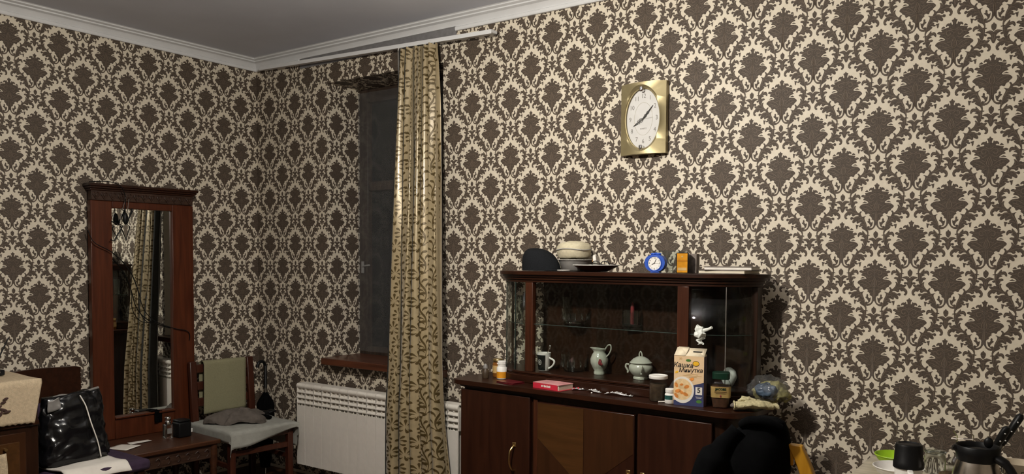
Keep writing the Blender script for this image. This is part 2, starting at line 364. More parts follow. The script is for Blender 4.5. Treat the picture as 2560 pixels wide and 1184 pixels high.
HALF.append([(0, c3((85, 500))[1])] + [c3(p) for p in [(95, 488), (130, 460), (180, 449), (240, 464), (292, 488), (318, 502), (250, 518), (200, 532), (166, 560), (145, 602), (156, 616), (186, 610), (226, 615), (241, 640), (235, 670), (210, 679), (176, 665), (150, 680), (120, 742), (96, 776)]] + [(0, c3((80, 778))[1])])
STROKES = [([(125, 345), (175, 334), (235, 300)], 9), ([(145, 420), (185, 372), (255, 352), (312, 380), (322, 430), (290, 472), (240, 470), (214, 440), (238, 418)], 10),
           ([(118, 520), (150, 600), (180, 690), (166, 760), (112, 806)], 11), ([(116, 580), (130, 650), (136, 720), (108, 770)], 7), ([(190, 500), (240, 545), (300, 560), (340, 520), (420, 480)], 8),
           ([(180, 790), (290, 700), (400, 655), (520, 650)], 9), ([(200, 802), (330, 775), (420, 735), (500, 722)], 9), ([(230, 842), (350, 806), (440, 790)], 8), ([(200, 620), (240, 660), (300, 640)], 8), ([(150, 860), (230, 880), (280, 925)], 8), ([(120, 830), (128, 960), (120, 1080)], 9), ([(340, 400), (420, 420), (520, 400)], 8),
           ([(590, 892), (760, 852), (900, 832), (975, 880), (1003, 960), (985, 1028)], 10), ([(640, 905), (730, 885), (785, 932)], 8), ([(520, 1000), (640, 970), (735, 1012), (766, 1100)], 9), ([(460, 1062), (560, 1040), (636, 1120)], 8), ([(556, 905), (500, 1000), (432, 1110), (372, 1210), (335, 1330), (318, 1450)], 10), ([(740, 700), (750, 770), (700, 840)], 8), ([(840, 800), (930, 800), (985, 786)], 7),
           ([(420, 1200), (480, 1170), (545, 1176)], 7), ([(330, 1716), (340, 1600), (345, 1500), (400, 1448), (462, 1370)], 9), ([(420, 1468), (520, 1422), (584, 1480)], 8), ([(380, 1598), (450, 1598), (510, 1608)], 8), ([(110, 1596), (170, 1552), (270, 1556)], 8), ([(150, 1200), (190, 1270), (260, 1300), (330, 1286)], 7), ([(100, 1620), (104, 1700), (88, 1780)], 8)]

def figure_cell():
    V, F, MI, D = [], [], [], []
    lay = 0
    def addpoly(poly, mi, d):
        tr = tessellate_polygon([[Vector((x, y, 0)) for x, y in poly]])
        for sgn in (1, -1):
            o = len(V)
            V.extend([(sgn * max(x, 0.0), -y, d) for x, y in poly])
            for a, b, c in tr:
                p, q, r_ = V[o + a], V[o + b], V[o + c]
                if (q[0] - p[0]) * (r_[1] - p[1]) - (q[1] - p[1]) * (r_[0] - p[0]) < 0: b, c = c, b
                F.append((o + a, o + b, o + c)); MI.append(mi)
    for k, poly in enumerate(HALF): addpoly(poly, 1, 0.0004 + 0.00004 * k)
    for k, (pts, wd) in enumerate(STROKES):
        P = spread([c2(p) for p in pts], 3); wd = wd / 1971 * PW * 0.9
        lft, rgt = [], []
        for i, p in enumerate(P):
            a, b = P[max(i - 1, 0)], P[min(i + 1, len(P) - 1)]
            dx, dy = b[0] - a[0], b[1] - a[1]; L = math.hypot(dx, dy) or 1
            tp = wd * (0.35 + 0.65 * math.sin(PI * (i + 0.5) / len(P)))
            lft.append((p[0] - dy / L * tp, p[1] + dx / L * tp)); rgt.append((p[0] + dy / L * tp, p[1] - dx / L * tp))
        d = 0.0011 + 0.00002 * (k % 5)
        for sgn in (1, -1):
            o = len(V)
            V.extend([(sgn * x, -y, d) for x, y in lft] + [(sgn * x, -y, d) for x, y in rgt]); n = len(P)
            for i in range(n - 1):
                q = (o + i, o + i + 1, o + n + i + 1, o + n + i)
                pa, pb, pc = V[q[0]], V[q[1]], V[q[2]]
                if (pb[0] - pa[0]) * (pc[1] - pa[1]) - (pb[1] - pa[1]) * (pc[0] - pa[0]) < 0: q = q[::-1]
                F.append((q[0], q[1], q[2])); F.append((q[0], q[2], q[3])); MI += [2, 2]
    return np.array(V), np.array(F), np.array(MI)
CELL = figure_cell()

def clip_tris(V, F, MI, axis, val, keep_less):
    """clip triangles against a coordinate plane"""
    sg = (val - V[:, axis]) if keep_less else (V[:, axis] - val)
    s3 = sg[F]; inside = (s3 >= 0).sum(1)
    outF = [F[inside == 3]]; outM = [MI[inside == 3]]
    newV = []; base = len(V); nf = []; nm = []
    for f, mi in zip(F[(inside == 1) | (inside == 2)], MI[(inside == 1) | (inside == 2)]):
        poly = []
        for k in range(3):
            a, b = f[k], f[(k + 1) % 3]
            if sg[a] >= 0: poly.append(int(a))
            if (sg[a] >= 0) != (sg[b] >= 0):
                t = sg[a] / (sg[a] - sg[b]); newV.append(V[a] + (V[b] - V[a]) * t); poly.append(base + len(newV) - 1)
        for k in range(1, len(poly) - 1): nf.append((poly[0], poly[k], poly[k + 1])); nm.append(mi)
    if newV: V = np.vstack([V, np.array(newV)]); outF.append(np.array(nf)); outM.append(np.array(nm))
    return V, np.vstack(outF), np.concatenate(outM)

def pattern(tips, rect, holes=(), veins=True):
    """tips: list of (u,z); rect: (u0,u1,z0,z1); returns V(u,z,d),F,MI clipped"""
    u0, u1, z0, z1 = rect
    V0, F0, M0 = CELL
    if not veins: k = M0 == 1; F0 = F0[k]; M0 = M0[k]
    inner, edge = [], []
    for t in tips:
        bx = (t[0] - 0.15, t[0] + 0.15, t[1] - 0.30, t[1] + 0.005)
        if bx[1] < u0 or bx[0] > u1 or bx[3] < z0 or bx[2] > z1: continue
        e = bx[0] < u0 or bx[1] > u1 or bx[2] < z0 or bx[3] > z1
        for h in holes:
            if bx[1] > h[0] and bx[0] < h[1] and bx[3] > h[2] and bx[2] < h[3]: e = True
        (edge if e else inner).append(t)
    def stack(ts):
        if not ts: return np.zeros((0, 3)), np.zeros((0, 3), int), np.zeros(0, int)
        V = np.vstack([V0 + np.array([t[0], t[1], 0]) for t in ts]); n = len(V0)
        return V, np.vstack([F0 + n * i for i in range(len(ts))]), np.concatenate([M0] * len(ts))
    sets = [stack(inner)]
    ev = stack(edge)
    if len(ev[0]):
        for ax, val, kl in ((0, u0, False), (0, u1, True), (1, z0, False), (1, z1, True)): ev = clip_tris(*ev, ax, val, kl)
        pieces = [ev]
        for h in holes:
            nxt = []
            for pc in pieces:
                if not len(pc[1]): continue
                nxt.append(clip_tris(*pc, 0, h[0], True)); nxt.append(clip_tris(*pc, 0, h[1], False))
                md = clip_tris(*clip_tris(*pc, 0, h[0], False), 0, h[1], True)
                nxt.append(clip_tris(*md, 1, h[2], True)); nxt.append(clip_tris(*md, 1, h[3], False))
            pieces = nxt
        sets += pieces
    Vs, Fs, Ms, o = [], [], [], 0
    for V, F, MI in sets:
        if not len(F): continue
        used, inv = np.unique(F, return_inverse=True)
        Vs.append(V[used]); Fs.append(inv.reshape(-1, 3) + o); Ms.append(MI); o += len(used)
    return np.vstack(Vs), np.vstack(Fs), np.concatenate(Ms)

def lattice(u_ref, z_ref, parity, u0, u1, z0, z1):
    out = []; du, dz = PW / 2, QH / 2
    for a in range(int((u0 - u_ref) / du) - 3, int((u1 - u_ref) / du) + 4):
        for b in range(-3, int((z_ref - z0) / dz) + 4):
            if (a + b) % 2 == parity: out.append((u_ref + a * du, z_ref - b * dz))
    return out

def wall_obj(name, pieces, quads):
    """pieces: (V(u,z,d),F,MI,map) ; quads: list of 4-point base faces (map applied already)"""
    Vall, Fall, Mall, o = [], [], [], 0
    for V, F, MI, mp in pieces:
        Vall.append(mp(V)); Fall.append(F + o); Mall.append(MI); o += len(V)
    qv = np.array([p for q in quads for p in q], float); qf = [(o + 4 * i, o + 4 * i + 1, o + 4 * i + 2, o + 4 * i + 3) for i in range(len(quads))]
    V = np.vstack(Vall + [qv]) if Vall else qv
    F = np.vstack(Fall) if Fall else np.zeros((0, 3), int)
    me = bpy.data.meshes.new(name)
    nt = len(F); nq = len(qf)
    me.vertices.add(len(V)); me.vertices.foreach_set('co', V.astype(np.float32).ravel())
    loops = np.concatenate([F.ravel(), np.array(qf, int).ravel()]); me.loops.add(len(loops)); me.loops.foreach_set('vertex_index', loops.astype(np.int32))
    me.polygons.add(nt + nq)
    me.polygons.foreach_set('loop_start', np.concatenate([np.arange(nt) * 3, nt * 3 + np.arange(nq) * 4]).astype(np.int32))
    for k in ('paper', 'figure', 'vein', 'shaded_plaster'): me.materials.append(M[k])
    me.polygons.foreach_set('material_index', np.concatenate([np.concatenate(Mall) if Mall else np.zeros(0, int), np.zeros(nq, int)]).astype(np.int32))
    me.update(calc_edges=True); me.validate()
    ob = bpy.data.objects.new(name, me); COL.objects.link(ob); return struct(ob)

# window niche
NX0, NX1, NZ0, NZ1, ND = 0.722, 1.70, 0.80, 2.572, 0.31
hole = (NX0, NX1, NZ0, NZ1)
SEAM = 1.66
mb_ = lambda V: np.stack([V[:, 0], -V[:, 2], V[:, 1]], 1)                 # back wall y = 0
tA = lattice(0.1380, 2.7165, 1, 0, SEAM, 0, WALL_Z)
tB = lattice(3.3712, 2.5461, 0, SEAM, ROOM_X, 0, WALL_Z)
pa = pattern(tA, (0.0005, SEAM, 0.02, WALL_Z), [hole])
pb = pattern(tB, (SEAM, ROOM_X, 0.02, WALL_Z), [hole])
jam = pattern(tA, (NX0, NX0 + ND, NZ0, NZ1), veins=False)
jam_map = lambda V: np.stack([NX0 + V[:, 2], V[:, 0] - NX0, V[:, 1]], 1)
sof = pattern(tA, (NX0, NX1, NZ1, NZ1 + ND), veins=False)
sof_map = lambda V: np.stack([V[:, 0], V[:, 1] - NZ1, NZ1 - V[:, 2]], 1)
def q_y(x0, x1, z0, z1, y=0.0): return [(x0, y, z0), (x1, y, z0), (x1, y, z1), (x0, y, z1)]
wall_obj('wall_back', [(*pa, mb_), (*pb, mb_), (*jam, jam_map), (*sof, sof_map)],
         [q_y(0, NX0, 0, CEIL_Z), q_y(NX1, ROOM_X, 0, CEIL_Z), q_y(NX0, NX1, 0, NZ0), q_y(NX0, NX1, NZ1, CEIL_Z),
          [(NX0, 0, NZ0), (NX0, 0, NZ1), (NX0, ND, NZ1), (NX0, ND, NZ0)], [(NX1, 0, NZ0), (NX1, ND, NZ0), (NX1, ND, NZ1), (NX1, 0, NZ1)],
          [(NX0, 0, NZ1), (NX1, 0, NZ1), (NX1, ND, NZ1), (NX0, ND, NZ1)], [(NX0, 0, NZ0), (NX0, ND, NZ0), (NX1, ND, NZ0), (NX1, 0, NZ0)],
          q_y(NX0, NX1, NZ0, NZ1, ND + 0.06)])
ml_ = lambda V: np.stack([V[:, 2], V[:, 0], V[:, 1]], 1)                  # left wall x = 0, u = y
tL = lattice(-1.587, 2.716, 0, ROOM_Y, 0, 0, WALL_Z)
pl = pattern(tL, (ROOM_Y, -0.0005, 0.02, WALL_Z))
wall_obj('wall_left', [(*pl, ml_)], [[(0, ROOM_Y, 0), (0, 0, 0), (0, 0, CEIL_Z), (0, ROOM_Y, CEIL_Z)]])
pr = pattern(lattice(0.1, 2.716, 0, ROOM_Y, 0, 0, WALL_Z), (ROOM_Y, 0, 0.02, WALL_Z), veins=False)
wall_obj('wall_right', [(*pr, lambda V: np.stack([ROOM_X - V[:, 2], V[:, 0], V[:, 1]], 1))], [[(ROOM_X, 0, 0), (ROOM_X, ROOM_Y, 0), (ROOM_X, ROOM_Y, CEIL_Z), (ROOM_X, 0, CEIL_Z)]])
pf = pattern(lattice(0.1, 2.716, 0, 0, ROOM_X, 0, WALL_Z), (0, ROOM_X, 0.02, WALL_Z), veins=False)
wall_obj('wall_front', [(*pf, lambda V: np.stack([V[:, 0], ROOM_Y + V[:, 2], V[:, 1]], 1))], [q_y(0, ROOM_X, 0, CEIL_Z, ROOM_Y)])
struct(part('floor', MB().box(0, ROOM_X, ROOM_Y, 0, -0.05, 0), 'floor'))
struct(part('ceiling', MB().box(0, ROOM_X, ROOM_Y, 0, CEIL_Z, CEIL_Z + 0.05), 'ceiling'))

# ------------------------------------------------------------------ cornice (trim)
BEAD = [(0.002, 2.732), (0.014, 2.732), (0.017, 2.738), (0.017, 2.750), (0.010, 2.755)]
COVE = [(0.012, 2.757), (0.018, 2.770), (0.030, 2.782), (0.048, 2.788), (0.048, 2.795), (0.058, 2.797), (0.066, 2.801), (0.066, 2.806), (0.074, 2.8095), (0.002, 2.8095)]
def cornice(name, profs):
    mb = MB()
    for prof, pt0, pt1 in profs:
        n = len(prof); vs = [pt0(o, z) for o, z in prof] + [pt1(o, z) for o, z in prof]
        fs = [(i, (i + 1) % n, (i + 1) % n + n, i + n) for i in range(n)]
        t = tessellate_polygon([[Vector((o, z, 0)) for o, z in prof]])
        fs += [tuple(x) for x in t] + [tuple(i + n for i in x) for x in t]
        mb.add(vs, fs)
    return struct(part(name, mb, 'white_paint', angle=25))
FULL = BEAD + COVE; NOB = [(0.002, 2.757)] + COVE
cornice('trim_1', [(FULL, lambda o, z: (o, -o, z), lambda o, z: (o, ROOM_Y + o, z))])
at = lambda x: (lambda o, z: (x, -o, z))
cornice('trim_2', [(FULL, lambda o, z: (o, -o, z), at(0.46)), (NOB, at(0.46), at(1.80)), (FULL, at(1.80), lambda o, z: (ROOM_X - o, -o, z))])
cornice('trim_3', [(FULL, lambda o, z: (ROOM_X - o, -o, z), lambda o, z: (ROOM_X - o, ROOM_Y + o, z))])
cornice('trim_4', [(FULL, lambda o, z: (o, ROOM_Y + o, z), lambda o, z: (ROOM_X - o, ROOM_Y + o, z))])
struct(part('gap_shade_strip', MB().box(0.46, 1.80, -0.0035, -0.0015, 2.695, 2.757), 'shaded_plaster'))  # wall strip where the bead is missing, shadow of the gap painted into it

# ------------------------------------------------------------------ window
win = bpy.data.objects.new('window_1', None); COL.objects.link(win); win.location = (1.2, ND, NZ0); struct(win); WORLD.add(win.name)
fr = MB()
fr.box(NX0 + 0.004, NX0 + 0.085, ND - 0.035, ND + 0.03, NZ0, NZ1 - 0.002); fr.box(NX1 - 0.085, NX1 - 0.004, ND - 0.035, ND + 0.03, NZ0, NZ1 - 0.002)
fr.box(NX0 + 0.085, NX1 - 0.085, ND - 0.035, ND + 0.03, NZ1 - 0.09, NZ1 - 0.002); fr.box(NX0 + 0.085, NX1 - 0.085, ND - 0.035, ND + 0.03, NZ0, NZ0 + 0.06)
fr.box(NX0 + 0.085, NX1 - 0.085, ND - 0.03, ND + 0.03, 1.90, 1.96)
fr.box(1.19, 1.25, ND - 0.03, ND + 0.03, NZ0 + 0.06, NZ1 - 0.09)
part('window_frame', fr, 'window_wood', win, bevel=0.004)
for x0, x1 in ((NX0 + 0.085, 1.19), (1.25, NX1 - 0.085)):
    for z0, z1 in ((NZ0 + 0.06, 1.90), (1.96, NZ1 - 0.09)):
        part('pane', MB().box(x0, x1, ND + 0.005, ND + 0.012, z0, z1), 'night', win)
def film(u, v):
    x = NX0 + 0.02 + u * (NX1 - NX0 - 0.04); z = NZ0 + 0.03 + v * (NZ1 - NZ0 - 0.06)
    e = min(u, 1 - u, v, 1 - v)
    q = noise.noise(Vector((x * 5, z * 2.2, 3.0))) * 0.008 + noise.noise(Vector((x * 14, z * 3, 9.0))) * 0.004
    return (x, ND - 0.062 - q * 0.7 * min(1, e * 30), z)
part('plastic_film', MB().grid(film, 40, 60), 'film', win, label='wrinkled clear plastic sheeting over the window')
hd = MB().box(0.752, 0.772, ND - 0.044, ND - 0.034, 1.35, 1.43); hd.tube(smoothpath([(0.762, ND - 0.042, 1.395), (0.775, ND - 0.047, 1.398), (0.80, ND - 0.048, 1.402), (0.835, ND - 0.047, 1.405)], 4), 0.006, 8)
part('handle', hd, 'hem', win, label='pale window handle', bevel=0.003)
part('window_sill', MB().box(0.730, 1.74, -0.07, -0.0015, 0.765, 0.808).box(NX0 + 0.002, NX1 - 0.002, -0.002, ND - 0.036, 0.801, 0.808), 'sill_wood', win, bevel=0.006, label='brown wooden window sill')

# ------------------------------------------------------------------ pendant lamp (above the picture)
lamp = thing('ceiling_lamp', 'bare bulb ceiling lamp hanging in the middle of the room', 'lamp', (LAMP[0], LAMP[1], CEIL_Z))
part('canopy', MB().lathe([(0, 0), (0.05, 0), (0.055, -0.01), (0.03, -0.035), (0, -0.035)][::-1], 20, (LAMP[0], LAMP[1], CEIL_Z - 0.001)), 'white', lamp)
part('stem', MB().tube([(LAMP[0], LAMP[1], CEIL_Z - 0.03), (LAMP[0], LAMP[1], LAMP[2] + 0.07)], 0.006), 'white', lamp)
part('socket', MB().lathe([(0.0, 0.035), (0.02, 0.035), (0.02, 0.075), (0, 0.08)], 16, LAMP), 'white', lamp)
part('bulb', MB().ball(LAMP, 0.035), 'bulb', lamp)
ld = bpy.data.lights.new('lamp_light', 'POINT'); ld.energy = LAMP_POWER; ld.color = LAMP_COLOR; ld.shadow_soft_size = 0.045
lo = bpy.data.objects.new('lamp_light', ld); COL.objects.link(lo); lo.location = (0, 0, LAMP[2] - CEIL_Z); lo.parent = lamp

# ------------------------------------------------------------------ radiator
rad = thing('radiator', 'white sectional radiator under the window beside the curtain', 'radiator', (1.25, -0.09, 0.11))
def rad_section():
    mb = MB(); a = 0.0385
    mb.box(-a, a, -0.045, -0.036, 0.0, 0.385)                       # front plate
    mb.box(-0.006, 0.006, -0.036, 0.035, 0.01, 0.50)                # centre column
    for x in (-0.024, 0.024): mb.box(x - 0.0015, x + 0.0015, -0.036, 0.03, 0.02, 0.40)
    mb.box(-a, a, 0.03, 0.036, 0.02, 0.46)                          # back plate
    for sx in (-1, 1): mb.box(sx * a - 0.003, sx * a + 0.003, -0.042, 0.02, 0.385, 0.50)
    for k in range(3):                                              # slanting air fins
        z = 0.40 + k * 0.034
        mb.add([(-a, -0.046, z), (a, -0.046, z), (a, -0.01, z + 0.026), (-a, -0.01, z + 0.026), (-a, -0.046, z + 0.005), (a, -0.046, z + 0.005), (a, -0.01, z + 0.031), (-a, -0.01, z + 0.031)],
               [(3, 2, 1, 0), (4, 5, 6, 7), (0, 1, 5, 4), (2, 3, 7, 6), (0, 4, 7, 3), (1, 2, 6, 5)])
    mb.tube([(-a, -0.032, 0.512), (a, -0.032, 0.512)], 0.0165, 14)
    mb.box(-a, a, -0.032, 0.034, 0.515, 0.5285)
    mb.tube([(-0.04, 0.0, 0.49), (0.04, 0.0, 0.49)], 0.024, 12); mb.tube([(-0.04, 0.0, 0.05), (0.04, 0.0, 0.05)], 0.024, 12)
    return mb
s0 = part('section', rad_section(), 'radiator')
s0.parent = rad
NS = 17
for k in range(NS):
    o = s0 if k == 0 else s0.copy()
    if k: COL.objects.link(o)
    o.location = (-0.64 + 0.08 * k, 0, 0)
part('plug', MB().tube([(1.925, -0.09, 0.60), (1.945, -0.09, 0.60)], 0.022, 14).tube([(1.945, -0.09, 0.60), (1.953, -0.09, 0.60)], 0.012, 6), 'white', rad)
part('valve', MB().tube([(1.925, -0.09, 0.16), (1.965, -0.09, 0.16)], 0.014, 10).tube([(1.955, -0.09, 0.16), (1.955, -0.09, 0.0)], 0.011, 10), 'white', rad)
part('bracket', MB().box(1.23, 1.27, -0.054, -0.0015, 0.22, 0.24), 'chrome', rad)
part('bracket', MB().box(1.23, 1.27, -0.054, -0.0015, 0.50, 0.52), 'chrome', rad)

# ------------------------------------------------------------------ curtain and its rail
rail = thing('curtain_rail', 'white curtain track sagging below the cornice over the window', 'curtain rail', (1.1, -0.08, 2.69))
ra, rb = Vector((0.16, -0.07, 2.722)), Vector((2.13, -0.085, 2.658))
part('track', MB().beam(ra, rb, 0.05, 0.016), 'white_paint', rail, bevel=0.002)
part('front_lip', MB().beam(ra + Vector((0, -0.026, -0.004)), rb + Vector((0, -0.026, -0.004)), 0.004, 0.022), 'white_paint', rail)
for t in (0.12, 0.5, 0.86):
    p = ra.lerp(rb, t); part('bracket', MB().box(p.x - 0.012, p.x + 0.012, -0.075, -0.0015, p.z + 0.006, p.z + 0.014), 'white_paint', rail)
for t in (0.655, 0.69, 0.725, 0.76, 0.79):
    p = ra.lerp(rb, t); part('hook', MB().tube([(p.x, p.y - 0.02, p.z - 0.006), (p.x, p.y - 0.03, p.z - 0.03)], 0.0025, 6), 'white', rail)

cur = thing('curtain', 'gold satin curtain with bronze leaf scrolls hanging beside the window', 'curtain', (1.62, -0.16, 0.03))
ZT, ZB = 2.652, 0.03
def lerp(a, b, t): return a + (b - a) * t
def curtain_pt(s, v, off=0.0, lining=False):
    """s across the cloth 0..1, v down 0..1"""
    z = lerp(ZT, ZB, v)
    yc = lerp(-0.105, -0.225, min(1, v * 1.25) ** 1.0)
    def interp(tab, v):
        for (a, p), (b, q) in zip(tab, tab[1:]):
            if v <= b: return lerp(p, q, (v - a) / (b - a))
        return tab[-1][1]
    xl = interp([(0, 1.462), (0.33, 1.475), (0.69, 1.485), (0.92, 1.462), (1, 1.455)], v)
    xr = interp([(0, 1.735), (0.33, 1.802), (0.69, 1.866), (0.92, 1.932), (1, 1.95)], v)
    amp = lerp(0.018, 0.040, v ** 0.7)
    ph = 2 * PI * (5.2 * s + 0.10 * math.sin(3 * v) + 0.15 * math.sin(2 * PI * s + v * 2))
    y = yc + amp * math.sin(ph) + 0.010 * math.sin(2.3 * ph + 5 * v) * (1 - v * 0.3)
    x = lerp(xl, xr, s) + 0.012 * math.cos(ph) * (0.5 + v) - 0.006 * math.sin(2 * ph)
    if v < 0.03: z += 0.006 * math.sin(ph * 2)
    return Vector((x, y, z))
def curtain_n(s, v):
    e = 0.002; du = curtain_pt(min(s + e, 1), v) - curtain_pt(max(s - e, 0), v); dv = curtain_pt(s, min(v + e, 1)) - curtain_pt(s, max(v - e, 0))
    n = du.cross(dv).normalized()
    return n if n.y < 0 else -n
cm = MB().grid(lambda u, v: tuple(curtain_pt(u, 1 - v)), 150, 70)
# leaf scrolls woven in the cloth : (s,t) cloth coordinates in metres, cloth width ~0.62 m
CH = ZT - ZB
CW = sum((curtain_pt((k + 1) / 200, 0.5) - curtain_pt(k / 200, 0.5)).length for k in range(200))
ST, SV = 44, 180
def on_cloth(a, b, d=0.0012):
    s = min(max(a / CW, 0.001), 0.999); v = min(max(b / CH, 0.001), 0.999)
    return curtain_pt(s, v) + curtain_n(s, v) * d
def teardrop(x, y, ang, L, wd, bend=0.0, n=9):
    """comma leaf: thin tail, round head"""
    pl_, pr_ = [], []; px, py, a = x, y, ang
    for i in range(n + 1):
        t = i / n
        wv = wd * (0.12 + 0.88 * (t / 0.72) ** 1.3) if t < 0.72 else wd * math.sqrt(max(0.02, 1 - ((t - 0.72) / 0.29) ** 2))
        pl_.append((px - math.sin(a) * wv, py + math.cos(a) * wv)); pr_.append((px + math.sin(a) * wv, py - math.cos(a) * wv))
        px += math.cos(a) * L / n; py += math.sin(a) * L / n; a += bend / n
    return pl_, pr_
LEAVES = []
TW, TH = 0.108, 0.156
for j in range(-1, int(CH / TH) + 2):
    for i in range(-1, int(CW / TW) + 2):
        fl = 1 if (i % 2 == 0) else -1
        ox = i * TW; oy = j * TH + (0.5 * TH if i % 2 else 0)
        # S-shaped stem with comma leaves on either side
        x, y, a = ox + (0.02 if fl > 0 else TW - 0.02), oy + 0.195, (-1.05 if fl > 0 else PI + 1.05)
        st = []
        for k in range(25):
            t = k / 24; st.append((x, y, a)); x += math.cos(a) * 0.0078; y += math.sin(a) * 0.0078
            a += fl * (-0.10 if t < 0.42 else 0.06 + 0.55 * max(0, t - 0.5))
        pl_, pr_ = [], []
        for k, (x, y, a) in enumerate(st):
            wv = 0.0012 + 0.0034 * math.sin(PI * k / 24) ** 2 + (0.004 if k > 21 else 0)
            pl_.append((x - math.sin(a) * wv, y + math.cos(a) * wv)); pr_.append((x + math.sin(a) * wv, y - math.cos(a) * wv))
        LEAVES.append((pl_, pr_))
        for k, sd, L in ((2, 1, 0.034), (4, -1, 0.032), (6, 1, 0.036), (8, -1, 0.034), (10, 1, 0.036), (12, -1, 0.036), (14, 1, 0.030), (16, -1, 0.032)):
            x, y, a = st[k]; d = sd * fl
            LEAVES.append(teardrop(x - math.sin(a) * 0.0075 * d, y + math.cos(a) * 0.0075 * d, a + d * 0.35, L * 1.15, 0.0072, d * 2.0))
        # small palmette of separate commas
        cx_, cy_ = ox + (0.092 if fl > 0 else TW - 0.092), oy + 0.045
        for q in range(5):
            aa = (-PI / 2) + (q - 2) * 0.62
            LEAVES.append(teardrop(cx_ + 0.012 * math.cos(aa), cy_ + 0.012 * math.sin(aa), aa, 0.034 - 0.003 * abs(q - 2), 0.0066, (q - 2) * 0.7))
        LEAVES.append(teardrop(cx_, cy_ + 0.004, PI / 2, 0.030, 0.0065, 0.9 * fl))
        for q in (-1, 1): LEAVES.append(teardrop(cx_ + q * 0.008, cy_ + 0.012, PI / 2 - q * 0.7, 0.030, 0.006, -q * 1.5))
for pl_, pr_ in LEAVES:
    cx = sum(p[0] for p in pl_) / len(pl_); cy = sum(p[1] for p in pl_) / len(pl_)
    if not (0.004 < min(p[0] for p in pl_ + pr_) and max(p[0] for p in pl_ + pr_) < CW - 0.004): continue
    if not (0.006 < min(p[1] for p in pl_ + pr_) and max(p[1] for p in pl_ + pr_) < CH - 0.006): continue
    n = len(pl_); vs_ = []
    for row in (pl_, [((a[0] + b[0]) / 2, (a[1] + b[1]) / 2) for a, b in zip(pl_, pr_)], pr_):
        vs_ += [on_cloth(*p) for p in row]
    fs_ = [(r_ * n + i, r_ * n + i + 1, (r_ + 1) * n + i + 1, (r_ + 1) * n + i) for r_ in range(2) for i in range(n - 1)]
    fs_ = [f[::-1] for f in fs_] if (Vector(vs_[1]) - Vector(vs_[0])).cross(Vector(vs_[n]) - Vector(vs_[0])).y > 0 else fs_
    cm.add(vs_, fs_, 1)
part('drape', cm, ['curtain', 'curtain_leaf'], cur, angle=180)
part('lining', MB().grid(lambda u, v: tuple(curtain_pt(u, 1 - v) + Vector((lerp(-0.022, -0.012, u), 0.012 if 0.06 < u < 0.94 else 0.006, 0))), 60, 40), 'lining', cur, label='dark lining showing at the curtain edges', angle=180)
part('hem', MB().tube([tuple(curtain_pt(0, k / 40) + Vector((-0.023, 0.002, 0))) for k in range(41)], 0.0022, 6), 'hem', cur)

# ------------------------------------------------------------------ wall clock
CX, CZ = 2.985, 2.125
wc = thing('wall_clock', 'gold framed wall clock with oval white dial hanging on the wallpaper', 'clock', (CX, -0.002, CZ))
HW, HH = 0.119, 0.170
def clk(x, z, d=0.0): return (CX + x, -(0.030 + 0.030 * (1 - (x / HW) ** 2)) - d, CZ + z)
EX, EZ = 0.096, 0.150
rim = []
N = 96
def rect_pt(a):
    c, s_ = math.cos(a), math.sin(a)
    k = min(HW / max(abs(c), 1e-9), HH / max(abs(s_), 1e-9)); return c * k, s_ * k
fb = MB(); rows = []
angs = sorted([2 * PI * k / N for k in range(N)] + [math.atan2(HH, HW), PI - math.atan2(HH, HW), PI + math.atan2(HH, HW), 2 * PI - math.atan2(HH, HW)])
NA = len(angs)
for a in angs: x, z = rect_pt(a); rows.append((CX + x, -0.003, CZ + z))
for a in angs: x, z = rect_pt(a); rows.append(clk(x, z))
for a in angs: rows.append(clk(EX * 1.06 * math.cos(a), EZ * 1.05 * math.sin(a)))
for a in angs: rows.append((CX + EX * 0.99 * math.cos(a), -0.045, CZ + EZ * 0.985 * math.sin(a)))
for a in angs: rows.append((CX + EX * 0.93 * math.cos(a), -0.026, CZ + EZ * 0.95 * math.sin(a)))
fb.add(rows, [(r_ * NA + k, (r_ + 1) * NA + k, (r_ + 1) * NA + (k + 1) % NA, r_ * NA + (k + 1) % NA) for r_ in range(4) for k in range(NA)])
fb.add([rows[k] for k in range(NA)], [tuple(range(NA))])
part('case', fb, 'gold', wc, angle=30)
part('inner_rim', MB().tube([(CX + EX * 0.955 * math.cos(2 * PI * k / 64), -0.036, CZ + EZ * 0.965 * math.sin(2 * PI * k / 64)) for k in range(64)], 0.0035, 8, closed=True), 'gold', wc)
dm = MB().add([(CX, -0.027, CZ)] + [(CX + EX * 0.94 * math.cos(a), -0.027, CZ + EZ * 0.955 * math.sin(a)) for a in angs], [(0, 1 + (k + 1) % NA, 1 + k) for k in range(NA)])
dial = part('dial', dm, 'dial', wc)
for h in range(1, 13):
    a = PI / 2 - h * PI / 6
    x, z = 0.070 * math.cos(a), 0.112 * math.sin(a)
    if h in (12, 6): z *= 0.96
    part('numeral', text_mb(str(h), 0.030, f=lambda X, Y, Z, x=x, z=z: (CX + x + X * 0.85, -0.0275 - Z, CZ + z + Y)), 'grey_ink', dial)
part('inner_ring', MB().tube([(CX + 0.048 * math.cos(2 * PI * k / 48), -0.0275, CZ + 0.078 * math.sin(2 * PI * k / 48)) for k in range(48)], 0.0006, 4, closed=True), 'pages', dial)
part('lettering', text_mb('QUARTZ', 0.0085, f=lambda X, Y, Z: (CX + X, -0.0275 - Z, CZ - 0.047 + Y)), 'grey_ink', dial)
